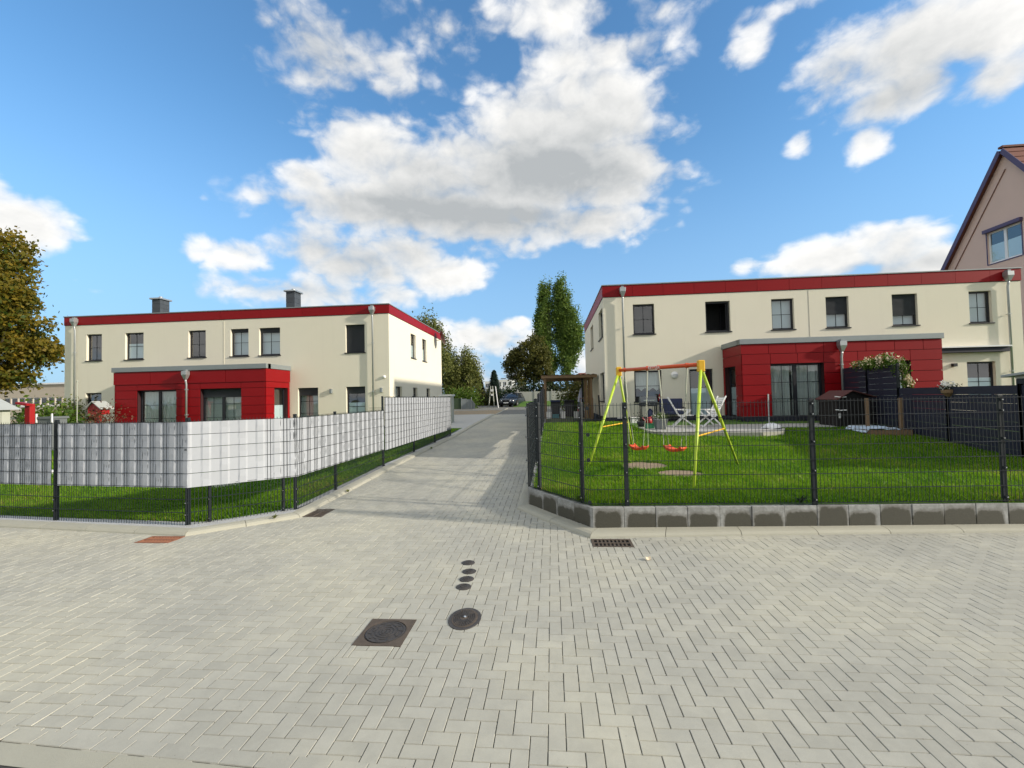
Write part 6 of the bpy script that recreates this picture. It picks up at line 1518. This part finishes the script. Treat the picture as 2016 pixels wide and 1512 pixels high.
def weeds():
    for lb, x, y, z, s, m in (('spiky green weed at the foot of the middle fence post on the block wall', 3.42, 6.66, .36, .12, 'leaf_dark'), ('tuft of long grass at the post next to the wall corner', .36, 6.78, .36, .10, 'leaf_bright'),
                           ('small weed in the joint at the bend of the left kerb', -4.50, 6.97, .05, .07, 'leaf_birch'), ('tiny weed in the left kerb joint beside the driveway', -4.17, 8.9, .07, .05, 'leaf_birch'), ('weed in the left kerb joint farther up the driveway', -4.17, 15.3, .22, .07, 'leaf_bright')):
        t = thing('weed', lb, 'weed', (x, y, z)); n = 30; a = rng.uniform(0, 2*np.pi, n); L_ = s*rng.uniform(.6, 1.6, n)
        b = np.stack([x + 0*a, y + 0*a, z + 0*a], 1); tip = b + np.stack([np.cos(a)*L_, np.sin(a)*L_*.6 - .02, L_*rng.uniform(.2, .9, n)], 1); sd = np.stack([-np.sin(a), np.cos(a), 0*a], 1)*.009
        md = (b + tip)/2 + np.array([0, 0, s*.3]); V = np.stack([b, md - sd, tip, md + sd], 1).reshape(-1, 3)
        np_mesh('leaf_tuft', V, np.arange(n*4).reshape(-1, 4), m, t, None, np.repeat(rng.random(n), 4))
    t = thing('fallen_leaf', 'single curled pinkish leaf lying on the paving below the right kerb', 'leaf', (1.07, 5.38, .01))
    MB().grid([[(1.04 + .012*i, 5.36 + .03*j + .006*i, .008 + .012*abs(i - 2.5)*.4 + .006*j) for j in range(3)] for i in range(6)]).build('blade', 'petal', t)
weeds()

def car():
    # estate car, nose towards the camera and a little to the left
    t = thing('parked_car', 'dark blue estate car parked at the head of the driveway, nose towards us', 'car', (0, 0, 0))
    # side profile: (y along, z) stations with half widths; nose at y = 0
    st = [(0.00, .42, .62, .66), (.12, .30, .80, .78), (.5, .24, .86, .90), (1.3, .24, .95, .93), (1.62, .24, .98, .93), (3.0, .24, 1.0, .94), (4.1, .24, 1.0, .92), (4.6, .30, .98, .86), (4.75, .42, .9, .78)]
    body = MB(); rows = []
    for y, zb, zt, w in st:
        rows.append([(-w*.86, y, zb), (-w, y, zb + (zt-zb)*.35), (-w*.98, y, zb + (zt-zb)*.75), (-w*.90, y, zt), (0, y, zt + .035), (w*.90, y, zt), (w*.98, y, zb + (zt-zb)*.75), (w, y, zb + (zt-zb)*.35), (w*.86, y, zb), (-w*.86, y, zb)])
    body.grid(rows); body.f.append(tuple(range(9))); n = len(body.v); body.f.append(tuple(range(n-10, n-1)))
    body = body.build('body', 'carpaint', t, smooth=True)
    cab = MB(); ring = [(1.30, .97, .80), (2.0, 1.40, .64), (2.6, 1.465, .62), (3.9, 1.44, .60), (4.35, 1.25, .62), (4.66, .99, .74)]
    lo = [(1.30, .97, .82), (2.0, .98, .86), (2.6, .99, .87), (3.9, .99, .85), (4.35, .99, .80), (4.66, .98, .74)]
    cab.grid([[(-b[2], b[0], b[1]), (-a[2]*1.0, a[0], a[1]), (-a[2]*.5, a[0], a[1] + .02), (a[2]*.5, a[0], a[1] + .02), (a[2], a[0], a[1]), (b[2], b[0], b[1])] for a, b in zip(ring, lo)])
    cab.build('greenhouse', 'carglass', t, smooth=True)
    MB().grid([[(-x, y, z), (-x*.5, y, z + .025), (x*.5, y, z + .025), (x, y, z)] for y, z, x in ((2.0, 1.41, .66), (2.6, 1.475, .64), (3.9, 1.45, .62), (4.2, 1.36, .62))]).build('roof', 'carpaint', t, smooth=True)
    for s in (-1, 1):
        MB().bar((s*.82, 1.32, .98), (s*.66, 2.0, 1.41), .07, .04).build('pillar', 'carpaint', t); MB().bar((s*.86, 2.75, .99), (s*.635, 2.7, 1.46), .08, .03).build('pillar', 'carpaint', t); MB().bar((s*.80, 4.3, .99), (s*.61, 3.95, 1.44), .12, .04).build('pillar', 'carpaint', t)
        MB().box(s*.95, s*1.10, 1.72, 1.86, .98, 1.12).build('mirror', 'carpaint', t, bevel=.02)
        h = MB().hexa([(s*.44, -.02, .62), (s*.78, .14, .60), (s*.80, .34, .66), (s*.44, .12, .66), (s*.46, .02, .74), (s*.76, .16, .74), (s*.80, .36, .76), (s*.46, .14, .76)]).build('headlight', 'chrome', t)
        MB().box(s*.05, s*.34, -.03, .06, .56, .72).build('grille', 'black', t, bevel=.01); MB().box(s*.50, s*.78, .0, .12, .32, .44).build('air_intake', 'black', t)
        for y in (.95, 3.8):
            wl = MB().lathe((s*.86, y, .33), [(.20, -.11), (.33, -.10), (.33, .10), (.20, .11)], 20, 'x').build('wheel', 'tyre', t); MB().lathe((s*.93, y, .33), [(.22, -.03), (.22, .03), (.06, .045)], 10, 'x').build('rim', 'zinc', wl)
            MB().lathe((s*.88, y, .35), [(.385, -.055), (.385, .053)], 20, 'x').build('wheel_arch', 'black', t)
        MB().box(s*.80, s*.955, 1.75, 1.78, .88, .90).build('door_handle', 'chrome', t)
    MB().box(-.26, .26, -.035, .0, .40, .51).build('number_plate', 'white', t)
    MB().box(-.70, .70, -.01, .10, .27, .33).build('bumper_trim', 'black', t)
    t.rotation_euler = (0, 0, R(-14)); t.location = (-4.75, 46.6, zd(46.6) - .005)
car()
def far_things():
    # concrete panel wall with posts
    t = thing('concrete_wall', 'pale concrete panel wall with posts on the grass bank beyond the car', 'wall', (-1.0, 50, 1.4))
    xs = [-3.75 + 1.88*k for k in range(7)]
    for a, b in zip(xs[:-1], xs[1:]): MB().box(a + .07, b - .07, 49.97, 50.05, 1.2, 2.58).build('panel', 'concrete', t)
    for x in xs: MB().box(x-.07, x+.07, 49.92, 50.1, 1.0, 2.78).build('post', 'concrete', t)
    MB().grid([[(-4.0, y, z), (30, y, z)] for y, z in ((46.5, zd(46.5) + .01), (47.6, 1.15), (49.5, 1.5), (53, 1.6), (60, 1.5))]).build('grass_bank', 'lawn', kind='structure')
    # twin-legged pole with a box, and the leaning one
    t = thing('utility_pole', 'short green-grey twin pole carrying a small box, left of the car', 'utility pole', (-6.45, 48, 1.0))
    for x0, x1 in ((-6.75, -6.5), (-6.15, -6.3)): MB().tube([(x0, 48, .95), (x1, 48, 3.25)], [.05, .04], 8).build('leg', 'shedwall', t)
    MB().box(-6.52, -6.22, 47.86, 48.02, 2.65, 2.9).build('box', 'offwhite', t); MB().box(-6.45, -6.3, 47.86, 48.0, 2.2, 2.4).build('box', 'pvc', t)
    t = thing('leaning_pole', 'thin white pole leaning to the left beside the car', 'pole', (-5.5, 44.6, .98)); MB().tube([(-5.32, 44.6, .95), (-5.56, 44.6, 3.08)], .045, 8).build('shaft', 'pvc', t); MB().lathe((-5.56, 44.6, 3.08), [(.05, 0), (.05, .03)], 8).build('cap', 'pvc', t)
    # fence and locker beyond the end of the left fence
    t = thing('garden_fence', 'low grey and green screened fence beyond the end of the privacy fence', 'fence', (-8.4, 42, .95))
    for k, (x0, x1, m) in enumerate(((-9.6, -8.5, mat('green_net', (.045, .075, .04), .9, .1)), (-8.48, -8.0, 'zinc_d'), (-7.98, -7.55, 'zinc_d'))):
        MB().box(x0, x1, 42 - .0, 42.03, .98, 2.0 - .06*k).build('panel', m, t)
    MB().hexa([(-7.53, 42, .98), (-7.1, 41.4, .98), (-7.1, 41.43, .98), (-7.53, 42.03, .98), (-7.53, 42, 1.86), (-7.1, 41.4, 1.45), (-7.1, 41.43, 1.45), (-7.53, 42.03, 1.86)]).build('panel', 'zinc_d', t)
    for x in (-9.6, -8.49, -7.54): MB().box(x-.03, x+.03, 41.94, 41.995, .95, 2.05).build('post', 'zinc', t)
    t = thing('utility_box', 'pale utility box with a flat lid behind the far end of the privacy fence', 'utility box', (-6.1, 26, .5)); MB().box(-6.5, -5.82, 25.8, 26.5, .48, 2.10).build('body', 'shedwall', t); MB().box(-6.55, -5.76, 25.75, 26.55, 2.10, 2.2).build('lid', 'offwhite', t)
    # flats
    t = thing('apartment_block', 'distant white four storey flats seen between the trees', 'apartment block', (-14, 121, 0))
    def blk(x0, x1, y, z1, cols, rows_):
        W = MB(); holes = []
        cw = (x1 - x0) / cols
        for c in range(cols):
            for r_ in range(rows_): holes.append((x0 + cw*(c+.2), x0 + cw*(c+.8), z1 - 1.65 - r_*2.1, z1 - .65 - r_*2.1))
        F = Face((0, y, 0), (1, 0, 0), (0, -1, 0)); wall(W, F, x0, x1, -.5, z1, holes, .25); W.poly([(x1, y, -.5), (x1, y+10, -.5), (x1, y+10, z1), (x1, y, z1)]); W.poly([(x0, y, -.5), (x0, y+10, -.5), (x0, y+10, z1), (x0, y, z1)]); W.poly([(x0, y, z1), (x1, y, z1), (x1, y+10, z1), (x0, y+10, z1)])
        w_ = W.build('wall', 'offwhite', t)
        for (a, b, c, d) in holes:
            f = MB().box(a+.02, b-.02, y+.18, y+.22, c+.02, d-.02).build('window', 'carglass', t); MB().box((a+b)/2-.05, (a+b)/2+.05, y+.14, y+.178, c+.03, d-.03).build('frame', 'pvc', f)
        for r_ in range(rows_): MB().box(x0, x1, y-.5, y-.02, z1 - 2.55 - r_*2.1, z1 - 1.75 - r_*2.1).build('balcony', 'pvc', t)
    blk(-18.1, -15.0, 122, 6.6, 2, 3); blk(-14.6, -10.4, 120, 6.9, 3, 3); blk(-10.0, -7.0, 121.5, 5.4, 2, 2)
    MB().box(-13.6, -12.2, 121, 122, 7.1, 7.35).build('roof_unit', 'greyp', t)
    for lb, x0, x1, y, ze, zt, m in (('distant house with a red tiled roof right of the poplars', 4.6, 12.0, 90, 5.0, 6.75, 'pink'), ('distant cream gabled cottage with a red roof seen through the carport', -2.4, 1.6, 92, 3.6, 5.3, 'beige')):
        t = thing('far_house', lb, 'house', ((x0+x1)/2, y, 1.0)); MB().box(x0+.2, x1-.2, y, y+7, .5, ze).build('wall', m, t); xm = (x0+x1)/2
        if x0 > 0: MB().hexa([(x0, y-.3, ze), (x1, y-.3, ze), (x1, y+7.3, ze), (x0, y+7.3, ze), (x0+1.0, y+3.4, zt), (x1-1.0, y+3.4, zt), (x1-1.0, y+3.6, zt), (x0+1.0, y+3.6, zt)]).build('roof', 'tile', t)
        else:
            MB().poly([(x0+.2, y, ze), (x1-.2, y, ze), (xm, y, zt-.1)]).build('gable', m, t)
            for s, e in ((-1, x0), (1, x1)): MB().hexa([(xm, y-.3, zt), (e, y-.3, ze-.1), (e, y+7, ze-.1), (xm, y+7, zt), (xm, y-.3, zt+.2), (e, y-.3, ze+.1), (e, y+7, ze+.1), (xm, y+7, zt+.2)]).build('roof', 'tile', t)
        for q in (.3, .6): MB().box(x0 + (x1-x0)*q, x0 + (x1-x0)*q + .8, y-.04, y-.01, ze-1.6, ze-.5).build('window', 'carglass', t)
    # beige building left of the house
    t = thing('office_building', 'low beige building with a band of white framed windows behind the big tree', 'building', (-62, 50, .8))
    F = Face((0, 50, 0), (1, 0, 0), (0, -1, 0)); W = MB(); holes = [(-67.4 + 1.0*k, -66.55 + 1.0*k, 2.25, 3.25) for k in range(12)]
    wall(W, F, -75, -48, .2, 4.8, holes, .12); W.poly([(-75, 50, 4.8), (-48, 50, 4.8), (-48, 60, 4.8), (-75, 60, 4.8)]); W.poly([(-48, 50, .2), (-48, 60, .2), (-48, 60, 4.8), (-48, 50, 4.8)]); W.build('wall', 'beige', t)
    for (a, b, c, d) in holes:
        f = MB().box(a, a+.08, 50.06, 50.1, c, d).box(b-.08, b, 50.06, 50.1, c, d).box(a+.08, b-.08, 50.06, 50.1, c, c+.08).box(a+.08, b-.08, 50.06, 50.1, d-.08, d).build('window', 'pvc', t); MB().box(a+.08, b-.08, 50.07, 50.09, c+.08, d-.08).build('pane', 'carglass', f)
    MB().box(-75.2, -47.8, 49.8, 60.2, 4.8, 5.0).build('roof_edge', 'pvc', t); MB().box(-75, -48, 49.93, 49.99, 2.08, 2.22).build('sill_band', 'pvc', t)
far_things()
